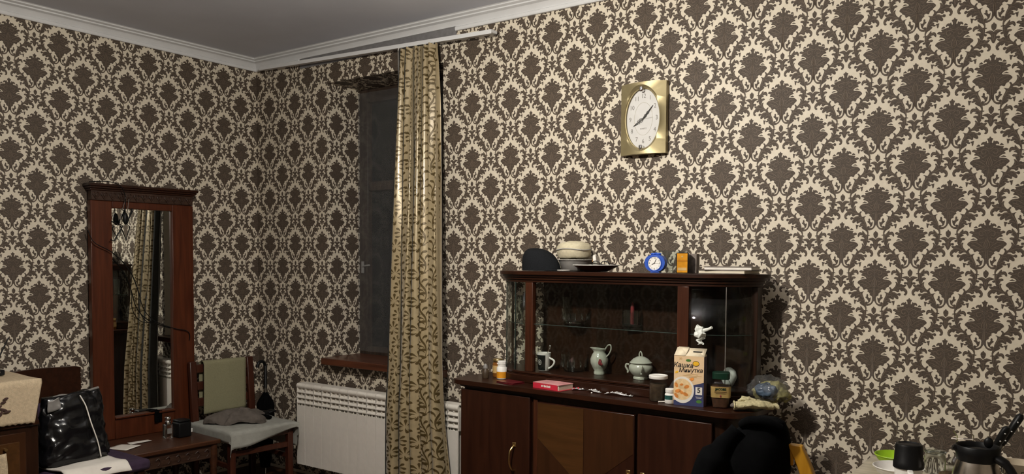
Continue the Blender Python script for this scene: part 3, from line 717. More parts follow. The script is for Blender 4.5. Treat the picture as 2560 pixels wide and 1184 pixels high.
def hand(a, L, wd, nm):
    mb = MB()
    d = Vector((math.cos(a), 0, math.sin(a))); p = Vector((-math.sin(a), 0, math.cos(a))); o = Vector((CX, -0.031, CZ))
    for sg in (-1, 1):
        path = [o + d * (L * t) + p * (sg * wd * k) for t, k in ((0.0, 0.25), (0.12, 0.5), (0.24, 1.0), (0.36, 0.35), (0.46, 0.9), (0.58, 0.3), (0.72, 0.25), (1.0, 0.0))]
        mb.tube(path, 0.0011, 6)
    mb.beam(o, o + d * L * 0.5, 0.003, 0.0008, (0, 1, 0)); mb.beam(o + d * L * 0.5, o + d * L, 0.0016, 0.0008, (0, 1, 0))
    return part(nm, mb, 'ink', wc)
hand(R(49), 0.078, 0.006, 'minute_hand'); hand(R(213), 0.060, 0.010, 'hour_hand')
part('second_hand', MB().beam((CX - 0.03, -0.033, CZ - 0.004), (CX + 0.05, -0.033, CZ + 0.003), 0.0009, 0.0006, (0, 1, 0)), 'grey_ink', wc)
for sg in (1, -1): part('clip', MB().box(CX - 0.011, CX + 0.007, -0.056, -0.030, CZ + sg * 0.139 - 0.013, CZ + sg * 0.139 + 0.013), 'chrome', wc, bevel=0.005)
part('crystal', MB().add([(CX, -0.041, CZ)] + [(CX + EX * 0.95 * math.cos(a), -0.038, CZ + EZ * 0.96 * math.sin(a)) for a in angs], [(0, 1 + (k + 1) % NA, 1 + k) for k in range(NA)]), 'clear', wc)

# ------------------------------------------------------------------ sideboard (lower cabinet) and display cabinet
SB_LOC, SB_R = (2.11, -0.045, 0.0), R(-2.1)
def local(name, label, cat, group=None):
    return thing(name, label, cat, SB_LOC, SB_R, group, world=False)
SL, SD = 1.575, 0.36
def sb_outline(off, rl=0.05, rr=0.13):
    x0, x1, yb, yf = -off, SL + off, 0.0, -SD - off
    pts = [(x0, yb)]
    for k in range(9): a = PI + (PI / 2) * k / 8; pts.append((x0 + rl + rl * math.cos(a), yf + rl + rl * math.sin(a)))
    for k in range(13): a = 1.5 * PI + (PI / 2) * k / 12; pts.append((x1 - rr + rr * math.cos(a), yf + rr + rr * math.sin(a)))
    pts.append((x1, yb)); return pts
sb = local('sideboard', 'dark polished sideboard with bookmatched door standing against the wall', 'sideboard')
part('body', MB().prism(sb_outline(-0.045, 0.03, 0.11), 0.10, 0.80), 'dark_wood_v', sb, angle=30)
part('countertop', MB().prism(sb_outline(-0.022, 0.045, 0.13), 0.800, 0.812).prism(sb_outline(0.0), 0.812, 0.835), 'dark_wood', sb, bevel=0.004, angle=30)
part('plinth', MB().prism(sb_outline(-0.07, 0.03, 0.1), 0.0, 0.10), 'dark_wood', sb, angle=30)
yf = -SD + 0.045
dl = part('door', MB().box(0.055, 0.492, yf - 0.022, yf - 0.001, 0.115, 0.787), 'veneer_c', sb, bevel=0.003)
dm_ = part('door', MB().box(0.538, 1.062, yf - 0.022, yf - 0.001, 0.115, 0.772), 'veneer_c', sb, bevel=0.003)
dr = part('door', MB().box(1.078, 1.42, yf - 0.022, yf - 0.001, 0.115, 0.780), 'veneer_c', sb, bevel=0.003)
part('stile', MB().box(0.508, 0.533, yf - 0.012, yf - 0.001, 0.115, 0.78), 'post_wood', sb, bevel=0.002)
yv = yf - 0.0222
def ven(poly, m_, lab=None): return part('veneer_panel', MB().prism(poly, 0, 0.0012, lambda x, z, d: (x, yv - d, z)), m_, dm_, label=lab)
ven([(0.542, 0.768), (0.80, 0.768), (0.80, 0.40), (0.542, 0.60)], 'veneer_a', 'lighter diagonal veneer')
ven([(0.542, 0.597), (0.80, 0.397), (0.80, 0.12), (0.542, 0.12)], 'veneer_b')
ven([(0.803, 0.768), (1.058, 0.768), (1.058, 0.60), (0.803, 0.40)], 'veneer_b')
ven([(0.803, 0.397), (1.058, 0.597), (1.058, 0.12), (0.803, 0.12)], 'veneer_c')
def pull(x, z, par, flip=1):
    h = part('handle', MB().tube(smoothpath([(x, yf - 0.021, z), (x - 0.001 * flip, yf - 0.040, z - 0.012), (x - 0.006 * flip, yf - 0.052, z - 0.035), (x - 0.007 * flip, yf - 0.052, z - 0.085), (x - 0.002, yf - 0.040, z - 0.115), (x, yf - 0.021, z - 0.125)], 5), 0.0045, 8), 'brass', par, label='curved brass handle')
    part('plate', MB().box(x - 0.011, x + 0.011, yf - 0.026, yf - 0.0215, z - 0.008, z + 0.014), 'brass', h, bevel=0.002)
pull(0.402, 0.545, dl); pull(1.035, 0.512, dm_); pull(1.105, 0.512, dr, -1)

dc = local('display_cabinet', 'glass fronted display cabinet with rounded ends on the sideboard', 'cabinet')
VL, VR, VF, EL, ER = 0.13, 1.495, -0.205, 0.375, 1.222
def dc_outline(off, n=12, open_=False):
    pts = []
    for k in range(n + 1): a = PI + (PI / 2) * k / n; pts.append((EL + (EL - VL + off) * math.cos(a), (-VF + off) * math.sin(a)))
    for k in range(n + 1): a = 1.5 * PI + (PI / 2) * k / n; pts.append((ER + (VR - ER + off) * math.cos(a), (-VF + off) * math.sin(a)))
    return pts
Z0 = 0.836
part('plinth', MB().prism(dc_outline(0.022), Z0, Z0 + 0.036).prism(dc_outline(0.010), Z0 + 0.036, Z0 + 0.044).prism(dc_outline(0.014), Z0 + 0.044, 0.891), 'dark_wood', dc, bevel=0.003, angle=30)
part('cornice', MB().prism(dc_outline(0.004), 1.335, 1.348).prism(dc_outline(0.012), 1.348, 1.360).prism(dc_outline(0.020), 1.360, 1.372).prism(dc_outline(0.034), 1.372, 1.390), 'dark_wood', dc, bevel=0.0025, angle=30)
part('back_panel', MB().box(0.34, VR - 0.01, -0.014, -0.004, 0.891, 1.335), 'dark_wood_v', dc)
part('post', MB().box(0.366, 0.412, VF - 0.004, VF + 0.026, 0.891, 1.335), 'post_wood', dc, bevel=0.003)
part('post', MB().box(1.194, 1.248, VF - 0.004, VF + 0.026, 0.891, 1.335), 'post_wood', dc, bevel=0.003)
part('back_post', MB().box(VR - 0.03, VR, -0.055, -0.003, 0.891, 1.335), 'dark_wood_v', dc, bevel=0.003)
part('back_post', MB().box(VL + 0.001, VL + 0.008, -0.016, -0.003, 0.891, 1.335), 'dark_wood_v', dc)
def curved(cx, ax, sgn):
    def fn(u, v):
        a = (PI + PI / 2 * (0.03 + 0.94 * u)) if sgn < 0 else (1.5 * PI + PI / 2 * (0.03 + 0.94 * u))
        return (cx + ax * math.cos(a), -VF * math.sin(a), 0.891 + v * 0.444)
    return MB().grid(fn, 14, 1)
gl_ = part('curved_pane', curved(EL, EL - VL - 0.004, -1), 'glass', dc, solid=0.004)
gr_ = part('curved_pane', curved(ER, VR - ER - 0.004, 1), 'glass', dc, solid=0.004)
for a in (0.45, 0.78):
    th = PI + PI / 2 * a; x, y = EL + (EL - VL - 0.004) * math.cos(th), -VF * math.sin(th)
    part('pane_edge', MB().box(x - 0.0016, x + 0.0016, y - 0.003, y + 0.003, 0.891, 1.335), 'glass_edge', gl_)
th = 1.5 * PI + PI / 2 * 0.45; x, y = ER + (VR - ER - 0.004) * math.cos(th), -VF * math.sin(th)
part('pane_edge', MB().box(x - 0.001, x + 0.001, y - 0.003, y + 0.003, 0.891, 1.335), 'grey_ink', gr_)
part('sliding_pane', MB().box(0.412, 0.83, VF + 0.012, VF + 0.016, 0.891, 1.335), 'glass', dc)
part('sliding_pane', MB().box(0.78, 1.194, VF + 0.004, VF + 0.008, 0.891, 1.335), 'glass', dc)
part('glass_shelf', MB().prism([(x, y) for x, y in [(p[0], min(p[1], -0.018)) for p in dc_outline(-0.012)] if True], 1.124, 1.130), 'glass', dc)
shf = dc_outline(-0.012)
part('shelf_edge', MB().tube([(x, y, 1.127) for x, y in shf if y < -0.02], 0.002, 6), 'glass_edge', dc)

# ------------------------------------------------------------------ dressing mirror with console on the left wall
MY0, MY1, MXB, MXF = -1.205, -0.572, 0.035, 0.078
tm = thing('dressing_mirror', 'tall mahogany framed mirror on a low carved console against the left wall', 'mirror', (0.26, -0.90, 0.0))
MIRROR_TURN = R(-3.3)
for y0, y1 in ((MY0, -1.082), (-0.712, MY1)): part('stile', MB().box(MXB, MXF, y0, y1, 0.366, 1.775), 'mirror_wood', tm, bevel=0.004)
part('top_rail', MB().box(MXB, MXF, -1.082, -0.712, 1.735, 1.775), 'mirror_wood', tm, bevel=0.003)
part('bottom_rail', MB().box(MXB, MXF, -1.082, -0.712, 0.366, 0.492), 'mirror_wood', tm, bevel=0.003)
part('ledge', MB().box(MXB, MXF + 0.014, -1.085, -0.709, 0.486, 0.498), 'mirror_wood', tm, bevel=0.003)
fz = part('carved_frieze', MB().box(MXB, MXF + 0.006, MY0 + 0.004, MY1 - 0.004, 1.776, 1.832), 'carved', tm, bevel=0.002)
for k in range(13):
    y = MY0 + 0.03 + k * (MY1 - MY0 - 0.06) / 12
    mb = MB()
    for sg in (-1, 1): mb.tube(smoothpath([(MXF + 0.009, y, 1.782), (MXF + 0.011, y + sg * 0.012, 1.800), (MXF + 0.010, y + sg * 0.018, 1.814), (MXF + 0.009, y + sg * 0.008, 1.822)], 3), 0.003, 6)
    mb.ball((MXF + 0.009, y, 1.806), (0.004, 0.005, 0.011), 8, 6)
    part('carving', mb, 'carved', fz)
part('cornice', MB().box(MXB - 0.005, MXF + 0.012, MY0 - 0.004, MY1 + 0.004, 1.832, 1.844).box(MXB - 0.005, MXF + 0.022, MY0 - 0.012, MY1 + 0.012, 1.844, 1.856).box(MXB - 0.005, MXF + 0.032, MY0 - 0.02, MY1 + 0.02, 1.856, 1.872), 'dark_wood', tm, bevel=0.003)
part('mirror_glass', MB().box(0.05, 0.058, -1.083, -0.711, 0.490, 1.736), 'mirror', tm)
part('back_board', MB().box(0.012, 0.034, MY0 + 0.01, MY1 - 0.01, 0.366, 1.83), 'dark_wood_v', tm)
part('console_top', MB().box(0.02, 0.535, -1.265, -0.668, 0.338, 0.365), 'table_wood', tm, bevel=0.006)
ap = part('carved_apron', MB().box(0.495, 0.512, -1.21, -0.72, 0.255, 0.338), 'carved', tm, bevel=0.003)
for k in range(8):
    y = -1.17 + k * 0.06
    part('carving', MB().tube(smoothpath([(0.514, y, 0.27), (0.517, y + 0.014, 0.29), (0.517, y + 0.004, 0.312), (0.514, y - 0.012, 0.30)], 3), 0.004, 6), 'carved', ap)
part('side_apron', MB().box(0.06, 0.49, -1.235, -1.222, 0.27, 0.338), 'carved', tm); part('side_apron', MB().box(0.06, 0.49, -0.71, -0.697, 0.27, 0.338), 'carved', tm)
for x in (0.06, 0.50):
    for y in (-1.23, -0.70):
        part('leg', MB().lathe([(0.016, 0.0), (0.02, 0.01), (0.02, 0.03), (0.014, 0.05), (0.022, 0.12), (0.018, 0.2), (0.024, 0.23), (0.024, 0.338)], 14, (x, y, 0)), 'table_wood', tm)
tm.rotation_euler = (0, 0, MIRROR_TURN)

# ------------------------------------------------------------------ things on top of the display cabinet
ZTOP = 1.391
# flat cap
mb = MB()
def capf(u, v):
    a = 2 * PI * u; t = v
    r_ = math.sin(t * PI / 2) ** 0.75
    bx, by = (0.108 if math.cos(a) > 0 else 0.100), 0.085
    h = (0.110 * (1 - (t ** 2.3))) * (1 - 0.35 * max(0, math.cos(a)) * t) + 0.004
    if t > 0.97: h = 0.002
    x = -0.015 * (1 - t) * 2 + bx * r_ * math.cos(a); y = by * r_ * math.sin(a)
    return (2.520 + x, -0.205 + y * 0.92, ZTOP + h)
mb.grid(capf, 40, 16, closeu=True)
cap = thing('flat_cap', 'black woollen flat cap lying on the display cabinet', 'cap', (2.520, -0.205, ZTOP))
part('crown', mb, 'wool', cap, angle=180, label='black woollen crown')
def peak(u, v):
    a = (u - 0.5) * 1.7; r_ = 0.085 + 0.03 * v
    return (2.520 + r_ * math.cos(a), -0.205 + 0.8 * r_ * math.sin(a), ZTOP + 0.014 - 0.011 * v)
part('peak', MB().grid(peak, 16, 4), 'wool', cap, solid=0.004)

# lidded plastic tub with folded cream cloth bag on it
tub = thing('plastic_tub', 'smoky clear plastic tub under the cream bag behind the cap', 'container', (2.664, -0.112, ZTOP))
part('bowl', MB().lathe([(0.0, 0.001), (0.062, 0.001), (0.068, 0.006), (0.084, 0.050), (0.088, 0.058), (0.084, 0.058), (0.080, 0.050), (0.064, 0.008), (0.0, 0.006)], 32, (2.664, -0.112, ZTOP)), 'bag_grey', tub, angle=50)
part('rim', MB().tube([(2.664 + 0.088 * math.cos(2 * PI * k / 40), -0.112 + 0.088 * math.sin(2 * PI * k / 40), ZTOP + 0.056) for k in range(40)], 0.003, 6, closed=True), 'hem', tub)
cb = thing('fabric_pouch', 'cream fabric pouch with zip resting on the plastic tub', 'pouch', (2.657, -0.114, ZTOP + 0.060))
pm = MB().lathe([(0.0, 0.001), (0.070, 0.001), (0.082, 0.012), (0.090, 0.050), (0.086, 0.068), (0.07, 0.080), (0.04, 0.086), (0.0, 0.087)], 36, (2.657, -0.114, ZTOP + 0.060), sy=0.85).crumple(0.006, 22, 4)
part('bag', pm, 'cream', cb, angle=180)
part('piping', MB().tube([(2.657 + 0.091 * math.cos(2 * PI * k / 40), -0.114 + 0.079 * math.sin(2 * PI * k / 40), ZTOP + 0.108 + 0.003 * math.sin(6 * PI * k / 40)) for k in range(40)], 0.0025, 6, closed=True), 'hem', cb)
dk = single('jar_lid', MB().tube([(2.772, -0.105, ZTOP + 0.042), (2.787, -0.100, ZTOP + 0.046)], 0.040, 24).tube([(2.765, -0.107, ZTOP + 0.041), (2.773, -0.105, ZTOP + 0.042)], 0.030, 24, mi=1), ['white_paper', 'bronze'], 'white and brown round jar lid leaning on the plastic tub', 'lid', (2.776, -0.104, ZTOP), bevel=0.003)

dish = thing('dish', 'shallow brown dish with pale rim on the display cabinet edge', 'dish', (2.825, -0.185, ZTOP))
part('bowl', MB().lathe([(0.0, 0.001), (0.055, 0.001), (0.058, 0.004), (0.085, 0.016), (0.113, 0.030), (0.111, 0.032), (0.083, 0.020), (0.05, 0.008), (0.0, 0.007)], 40, (2.825, -0.185, ZTOP)), 'post_wood', dish, angle=60)
part('rim', MB().tube([(2.825 + 0.112 * math.cos(2 * PI * k / 48), -0.185 + 0.112 * math.sin(2 * PI * k / 48), ZTOP + 0.0315) for k in range(48)], 0.0022, 6, closed=True), 'white', dish)
gs = thing('eyeglasses', 'black framed eyeglasses lying in the brown dish', 'glasses', (2.86, -0.18, ZTOP + 0.012))
for k, cx in enumerate((2.835, 2.885)):
    fr_ = part('lens_frame', MB().tube([(cx + 0.022 * math.cos(2 * PI * q / 24), -0.205 - 0.004 * math.sin(2 * PI * q / 24), ZTOP + 0.035 + 0.016 * math.sin(2 * PI * q / 24)) for q in range(24)], 0.0022, 6, closed=True), 'black', gs)
    part('lens', MB().add([(cx, -0.205, ZTOP + 0.035)] + [(cx + 0.021 * math.cos(2 * PI * q / 24), -0.205 - 0.004 * math.sin(2 * PI * q / 24), ZTOP + 0.035 + 0.015 * math.sin(2 * PI * q / 24)) for q in range(24)], [(0, 1 + q, 1 + (q + 1) % 24) for q in range(24)]), 'clear', fr_)
part('bridge', MB().tube([(2.856, -0.205, ZTOP + 0.038), (2.860, -0.207, ZTOP + 0.042), (2.864, -0.205, ZTOP + 0.038)], 0.0018, 6), 'black', gs)
for sx, x in ((-1, 2.813), (1, 2.907)): part('temple', MB().tube(smoothpath([(x, -0.203, ZTOP + 0.040), (x - 0.01, -0.16, ZTOP + 0.038), (x - 0.02 * sx, -0.10, ZTOP + 0.032)], 5), 0.0018, 6), 'black', gs)
single('glass_ball', MB().ball((2.795, -0.15, ZTOP + 0.030), 0.016), 'crystal', 'small clear glass ball in the brown dish', 'ball', (2.795, -0.15, ZTOP + 0.014))
single('small_saucer', MB().lathe([(0.0, 0.001), (0.02, 0.001), (0.032, 0.005), (0.031, 0.007), (0.0, 0.004)], 24, (2.672, -0.235, ZTOP)), 'white', 'tiny white saucer lying between the cap and brown dish', 'saucer', (2.672, -0.235, ZTOP))

# blue alarm clock
AX, AY = 3.160, -0.232
ac = thing('alarm_clock', 'blue apple shaped alarm clock on the display cabinet', 'clock', (AX, AY, ZTOP), R(6), world=False)
ap_ = []
for k in range(64):
    a = 2 * PI * k / 64 + PI / 2
    r_ = 1.0 - 0.13 * math.exp(-((min(k, 64 - k)) / 4.5) ** 2) - 0.05 * math.exp(-((k - 32) / 5) ** 2)
    ap_.append((0.0455 * r_ * math.cos(a) * (1.05 + 0.04 * math.sin(a)), 0.043 + 0.042 * r_ * math.sin(a)))
f_ = lambda x, z, d: (x, -d, z)
part('case', MB().prism(ap_, -0.018, 0.018, f_), 'blue', ac, bevel=0.006, angle=60)
part('bezel', MB().tube([(0.032 * math.cos(2 * PI * k / 40), -0.0185, 0.042 + 0.032 * math.sin(2 * PI * k / 40)) for k in range(40)], 0.0028, 8, closed=True), 'blue', ac)
adial = part('dial', MB().add([(0, -0.0190, 0.042)] + [(0.031 * math.cos(2 * PI * k / 40), -0.0190, 0.042 + 0.031 * math.sin(2 * PI * k / 40)) for k in range(40)], [(0, 1 + k, 1 + (k + 1) % 40) for k in range(40)]), 'white', ac)
for h in range(1, 13):
    a = PI / 2 - h * PI / 6
    part('numeral', text_mb(str(h), 0.0105 if h % 3 == 0 else 0.006, bold=0.0002, f=lambda X, Y, Z, a=a: (0.0245 * math.cos(a) + X, -0.0193 - Z, 0.042 + 0.0245 * math.sin(a) + Y)), 'ink', adial)
part('hour_hand', MB().beam((0.002, -0.0205, 0.043), (-0.0125, -0.0205, 0.037), 0.0022, 0.0006, (0, 1, 0)), 'ink', ac)
part('minute_hand', MB().beam((-0.001, -0.0208, 0.040), (0.0085, -0.0208, 0.0625), 0.0018, 0.0006, (0, 1, 0)), 'ink', ac)
part('second_hand', MB().beam((-0.006, -0.021, 0.044), (0.022, -0.021, 0.041), 0.0006, 0.0004, (0, 1, 0)), 'ink', ac)
lm = MB()
for sx in (-1, 1): lm.ball((sx * 0.011, 0, 0.084), (0.015, 0.009, 0.006), 12, 8)
part('leaf', lm, 'blue', ac); part('stalk', MB().tube([(0, 0, 0.078), (0.001, 0, 0.092)], 0.004, 8), 'blue', ac)
part('foot', MB().box(-0.02, 0.02, -0.015, 0.015, 0.0, 0.004), 'blue', ac)

gb = thing('glass_bowl', 'clear glass bowl standing behind the blue alarm clock', 'bowl', (3.165, -0.105, ZTOP))
part('bowl', MB().lathe([(0.0, 0.001), (0.04, 0.001), (0.045, 0.008), (0.030, 0.012), (0.055, 0.045), (0.085, 0.100), (0.083, 0.101), (0.052, 0.046), (0.02, 0.018), (0.0, 0.016)], 36, (3.165, -0.105, ZTOP)), 'clear', gb, angle=60)

pf = thing('perfume_box', 'orange perfume carton with black edges on the display cabinet', 'box', (3.288, -0.230, ZTOP), R(20), world=False)
part('carton', MB().box(-0.026, 0.026, -0.022, 0.022, 0.0, 0.090), 'black', pf, bevel=0.001)
part('front_print', MB().box(-0.0225, 0.0225, -0.0235, -0.0221, 0.003, 0.087), 'orange', pf)
part('stripe', MB().box(-0.0225, 0.0225, -0.0242, -0.0236, 0.053, 0.055), 'orange_dark', pf)
part('label_band', MB().box(-0.019, 0.019, -0.0242, -0.0236, 0.012, 0.024), 'amber_label', pf)
part('heart_print', MB().ball((0, -0.0236, 0.072), (0.004, 0.0008, 0.004), 10, 6), 'amber_label', pf)
single('grey_box', MB().box(3.300, 3.336, -0.190, -0.155, ZTOP, ZTOP + 0.086), 'grey_cover', 'grey brown carton standing behind the orange perfume carton', 'box', (3.33, -0.185, ZTOP), bevel=0.001)

bk = thing('magazine', 'grey magazine with pale page edges, lower of the two', 'magazine', (3.485, -0.165, ZTOP), R(-3), world=False)
part('pages', MB().box(-0.112, 0.095, -0.082, 0.075, 0.002, 0.013), 'pages', bk); part('cover', MB().box(-0.114, 0.097, -0.084, 0.077, 0.0, 0.0018).box(-0.114, 0.097, -0.084, 0.077, 0.0132, 0.015), 'grey_cover', bk)
bk = thing('paperback', 'thin white edged book, upper of the two beside the perfume', 'book', (3.495, -0.170, ZTOP + 0.0155), R(5), world=False)
part('pages', MB().box(-0.103, 0.098, -0.072, 0.070, 0.002, 0.013), 'white_paper', bk); part('cover', MB().box(-0.106, 0.10, -0.075, 0.073, 0.0, 0.0018).box(-0.106, 0.10, -0.075, 0.073, 0.0132, 0.0155), 'grey_cover', bk)

# ------------------------------------------------------------------ things inside the display cabinet
ZS, ZG = 0.8915, 1.1305
def glass_prof(r0, r1, h, t=0.002): return [(0, 0.0005), (r0, 0.0005), (r0 + 0.001, 0.004), (r1, h), (r1 - t, h), (r0 - t, 0.008), (0, 0.008)]
mg = thing('mug', 'black and white mug standing behind the left post', 'mug', (2.542, -0.205, ZS))
part('body', MB().lathe([(0.0, 0.001), (0.024, 0.001), (0.027, 0.004), (0.036, 0.092), (0.034, 0.092), (0.025, 0.008), (0, 0.008)], 30, (2.542, -0.205, ZS)), 'white', mg, angle=50)
def wrap(u, v):
    a = R(205) + u * R(110); r_ = 0.0275 + 0.0085 * (0.03 + v * 0.9) + 0.0006
    return (2.542 + r_ * math.cos(a), -0.205 + r_ * math.sin(a), ZS + 0.006 + v * 0.076)
wp = part('black_band', MB().grid(wrap, 20, 4), 'mug_black', mg)
def badge(u, v):
    a = R(262) + R(20) * math.cos(2 * PI * u) * v; z = 0.046 + 0.014 * math.sin(2 * PI * u) * v; r_ = 0.0275 + 0.0085 * z / 0.092 + 0.0012
    return (2.542 + r_ * math.cos(a), -0.205 + r_ * math.sin(a), ZS + z)
part('badge', MB().grid(lambda u, v: badge(u, 0.72 + 0.28 * v), 24, 1, closeu=True).grid(lambda u, v: badge(u, 0.12 + 0.4 * v), 24, 1, closeu=True), 'hem', wp)
part('handle', MB().tube(smoothpath([(2.576, -0.205, ZS + 0.072), (2.557, -0.205, ZS + 0.074), (2.602, -0.205, ZS + 0.055), (2.594, -0.205, ZS + 0.030), (2.570, -0.205, ZS + 0.014)], 5), 0.0048, 8), 'white', mg)
spn = thing('teaspoon', 'steel teaspoon standing in the black and white mug', 'spoon', (2.557, -0.205, ZS + 0.012))
part('stem', MB().tube([(2.537, -0.205, ZS + 0.02), (2.574, -0.205, ZS + 0.118)], 0.0018, 6), 'chrome', spn); part('bowl', MB().ball((2.576, -0.205, ZS + 0.121), (0.006, 0.003, 0.011), 10, 8), 'chrome', spn)

def cut_bowl(name, label, x, y, z, r0, r1, h, n=24, flare=0.0):
    t = thing(name, label, 'bowl', (x, y, z))
    prof = []
    for k in range(7): q = k / 6; prof.append((lerp(r0, r1, q ** 0.7), 0.001 + q * h))
    inner = [(r_ - 0.004, max(zz, 0.007)) for r_, zz in prof[::-1]]
    body = MB().lathe([(0, 0.001)] + prof + inner + [(0, 0.007)], n, (x, y, z)); part('bowl', body, 'crystal', t, angle=20)
    for k in range(n // 2):
        a = 2 * PI * k / (n // 2); rr = lerp(r0, r1, 0.55 ** 0.7) + 0.0008
        part('cut_facet', MB().ball((x + rr * math.cos(a), y + rr * math.sin(a), z + h * 0.5), (0.0045, 0.0045, h * 0.26), 6, 4), 'crystal', t)
    return t
cut_bowl('crystal_bowl', 'cut crystal bowl on the cabinet floor between mug and jug', 2.665, -0.115, ZS, 0.052, 0.070, 0.088)
cut_bowl('crystal_dish', 'round cut crystal bowl on the upper glass shelf', 2.675, -0.125, ZG, 0.048, 0.072, 0.075)

JX, JY = 2.822, -0.140
jg = thing('milk_jug', 'white porcelain jug painted with a rose inside the cabinet', 'jug', (JX, JY, ZS))
jprof = [(0, 0.001), (0.026, 0.001), (0.027, 0.012), (0.024, 0.018), (0.034, 0.034), (0.043, 0.055), (0.044, 0.075), (0.036, 0.096), (0.027, 0.108), (0.028, 0.116), (0.034, 0.124), (0.032, 0.124), (0.025, 0.114), (0.024, 0.106), (0.02, 0.02), (0, 0.02)]
jm = MB().lathe(jprof, 32, (JX, JY, ZS))
for i, (x, y, z) in enumerate(jm.v):
    k = max(0, (z - ZS - 0.106) / 0.018)
    if k > 0: s_ = max(0, -(x - JX) / 0.034); jm.v[i] = (x - 0.016 * s_ * k, y * 1.0, z + 0.005 * s_ * k)
part('body', jm, 'porcelain', jg, angle=60)
part('handle', MB().tube(smoothpath([(JX + 0.028, JY, ZS + 0.116), (JX + 0.044, JY, ZS + 0.142), (JX + 0.060, JY, ZS + 0.146), (JX + 0.064, JY, ZS + 0.128), (JX + 0.054, JY, ZS + 0.104), (JX + 0.036, JY, ZS + 0.086)], 5), 0.0035, 8), 'porcelain', jg)
rs = MB()
for dx, dz, r_ in ((0.0, 0, 0.011), (-0.008, 0.003, 0.008), (0.008, -0.006, 0.008), (0.003, 0.010, 0.008)): rs.ball((JX + 0.022 + dx, JY - 0.0385 + abs(dx) * 0.3, ZS + 0.062 + dz), (r_, 0.0022, r_), 10, 6)
part('rose_print', rs, 'rose', jg)

SX, SY = 3.055, -0.160
sg_ = thing('sugar_bowl', 'lidded porcelain sugar bowl with curled handles inside the cabinet', 'sugar bowl', (SX, SY, ZS))
part('body', MB().lathe([(0, 0.001), (0.034, 0.001), (0.035, 0.009), (0.031, 0.013), (0.046, 0.028), (0.056, 0.046), (0.055, 0.062), (0.046, 0.072), (0.044, 0.074), (0, 0.074)], 36, (SX, SY, ZS)), 'porcelain', sg_, angle=60)
ld_ = part('lid', MB().lathe([(0.050, 0.0745), (0.053, 0.078), (0.046, 0.084), (0.036, 0.095), (0.020, 0.104), (0.008, 0.107), (0, 0.1072)], 36, (SX, SY, ZS)), 'porcelain', sg_, angle=60)
part('knob', MB().tube(smoothpath([(SX - 0.007, SY, ZS + 0.105), (SX - 0.008, SY, ZS + 0.117), (SX - 0.002, SY, ZS + 0.129), (SX + 0.005, SY, ZS + 0.120), (SX + 0.007, SY, ZS + 0.105)], 4), 0.003, 8), 'porcelain', ld_)
for a in (R(200), R(300)):
    c, s_ = math.cos(a), math.sin(a)
    part('handle', MB().tube(smoothpath([(SX + c * r_, SY + s_ * r_, ZS + z) for r_, z in ((0.054, 0.066), (0.066, 0.068), (0.070, 0.056), (0.064, 0.045), (0.058, 0.034), (0.062, 0.028))], 4), 0.0045, 8), 'porcelain', sg_)

for x, y, lab in ((2.335, -0.125, 'tall drinking glass on the shelf by the left rounded end'), (2.600, -0.085, 'tall drinking glass on the shelf just right of left post')):
    t = thing('drinking_glass', lab, 'glass', (x, y, ZG), group='tall glasses on the upper shelf'); part('tumbler', MB().lathe(glass_prof(0.018, 0.024, 0.130), 24, (x, y, ZG)), 'crystal', t, angle=50)
t = thing('crystal_vase', 'square cut crystal vase holding a pink candle on the shelf', 'vase', (2.985, -0.115, ZG), R(10), world=False)
part('vase', MB().box(-0.042, 0.042, -0.03, 0.03, 0.001, 0.012).box(-0.042, -0.036, -0.03, 0.03, 0.012, 0.080).box(0.036, 0.042, -0.03, 0.03, 0.012, 0.080).box(-0.036, 0.036, -0.03, -0.024, 0.012, 0.080).box(-0.036, 0.036, 0.024, 0.03, 0.012, 0.080), 'crystal', t, bevel=0.002)
single('candle', MB().lathe([(0.0, 0.0), (0.009, 0.0), (0.009, 0.08), (0.005, 0.098), (0, 0.105)], 16, (2.985, -0.115, ZG + 0.013)), 'rose', 'pink candle tip rising from the square crystal vase', 'candle', (2.985, -0.115, ZG + 0.013))
t = thing('glass_container', 'large clear rectangular glass container on the right shelf end', 'container', (3.440, -0.165, ZG), R(-14), world=False)
part('walls', MB().box(-0.068, 0.068, -0.045, 0.045, 0.001, 0.006).box(-0.068, -0.065, -0.045, 0.045, 0.006, 0.118).box(0.065, 0.068, -0.045, 0.045, 0.006, 0.118).box(-0.065, 0.065, -0.045, -0.042, 0.006, 0.118).box(-0.065, 0.065, 0.042, 0.045, 0.006, 0.118), 'clear', t)
part('lid', MB().box(-0.070, 0.070, -0.047, 0.047, 0.119, 0.124), 'clear', t)
ts = MB().ball((0, 0, 0), (0.021, 0.014, 0.030), 44, 32).crumple(0.014, 42, 2).crumple(0.008, 85, 6)
ts.xf(Matrix.Translation((3.412, -0.322, 1.142)))
ts2 = MB().tube(smoothpath([(3.425, -0.322, 1.15), (3.448, -0.324, 1.156), (3.468, -0.326, 1.166)], 4), [0.007] * 4 + [0.006] * 5, 8)
ts3 = MB().grid(lambda u, v: (3.400 + 0.028 * u + 0.008 * math.sin(v * 9), -0.323 + 0.008 * math.sin(u * 8 + v * 3), 1.125 - 0.035 * v), 10, 10)
t = thing('crumpled_tissue', 'white crumpled tissue wedged beside the right cabinet post', 'tissue', (3.412, -0.322, 1.10))
part('wad', ts, 'tissue', t, angle=180); part('twist', ts2, 'tissue', t); part('torn_end', ts3, 'tissue', t, angle=180, solid=0.001)
single('white_bundle', MB().ball((3.470, -0.125, ZS + 0.042), (0.034, 0.028, 0.042), 20, 14).crumple(0.006, 35, 5), 'tissue', 'pale crumpled bundle on the cabinet floor behind right glass', 'bundle', (3.470, -0.125, ZS), angle=180)

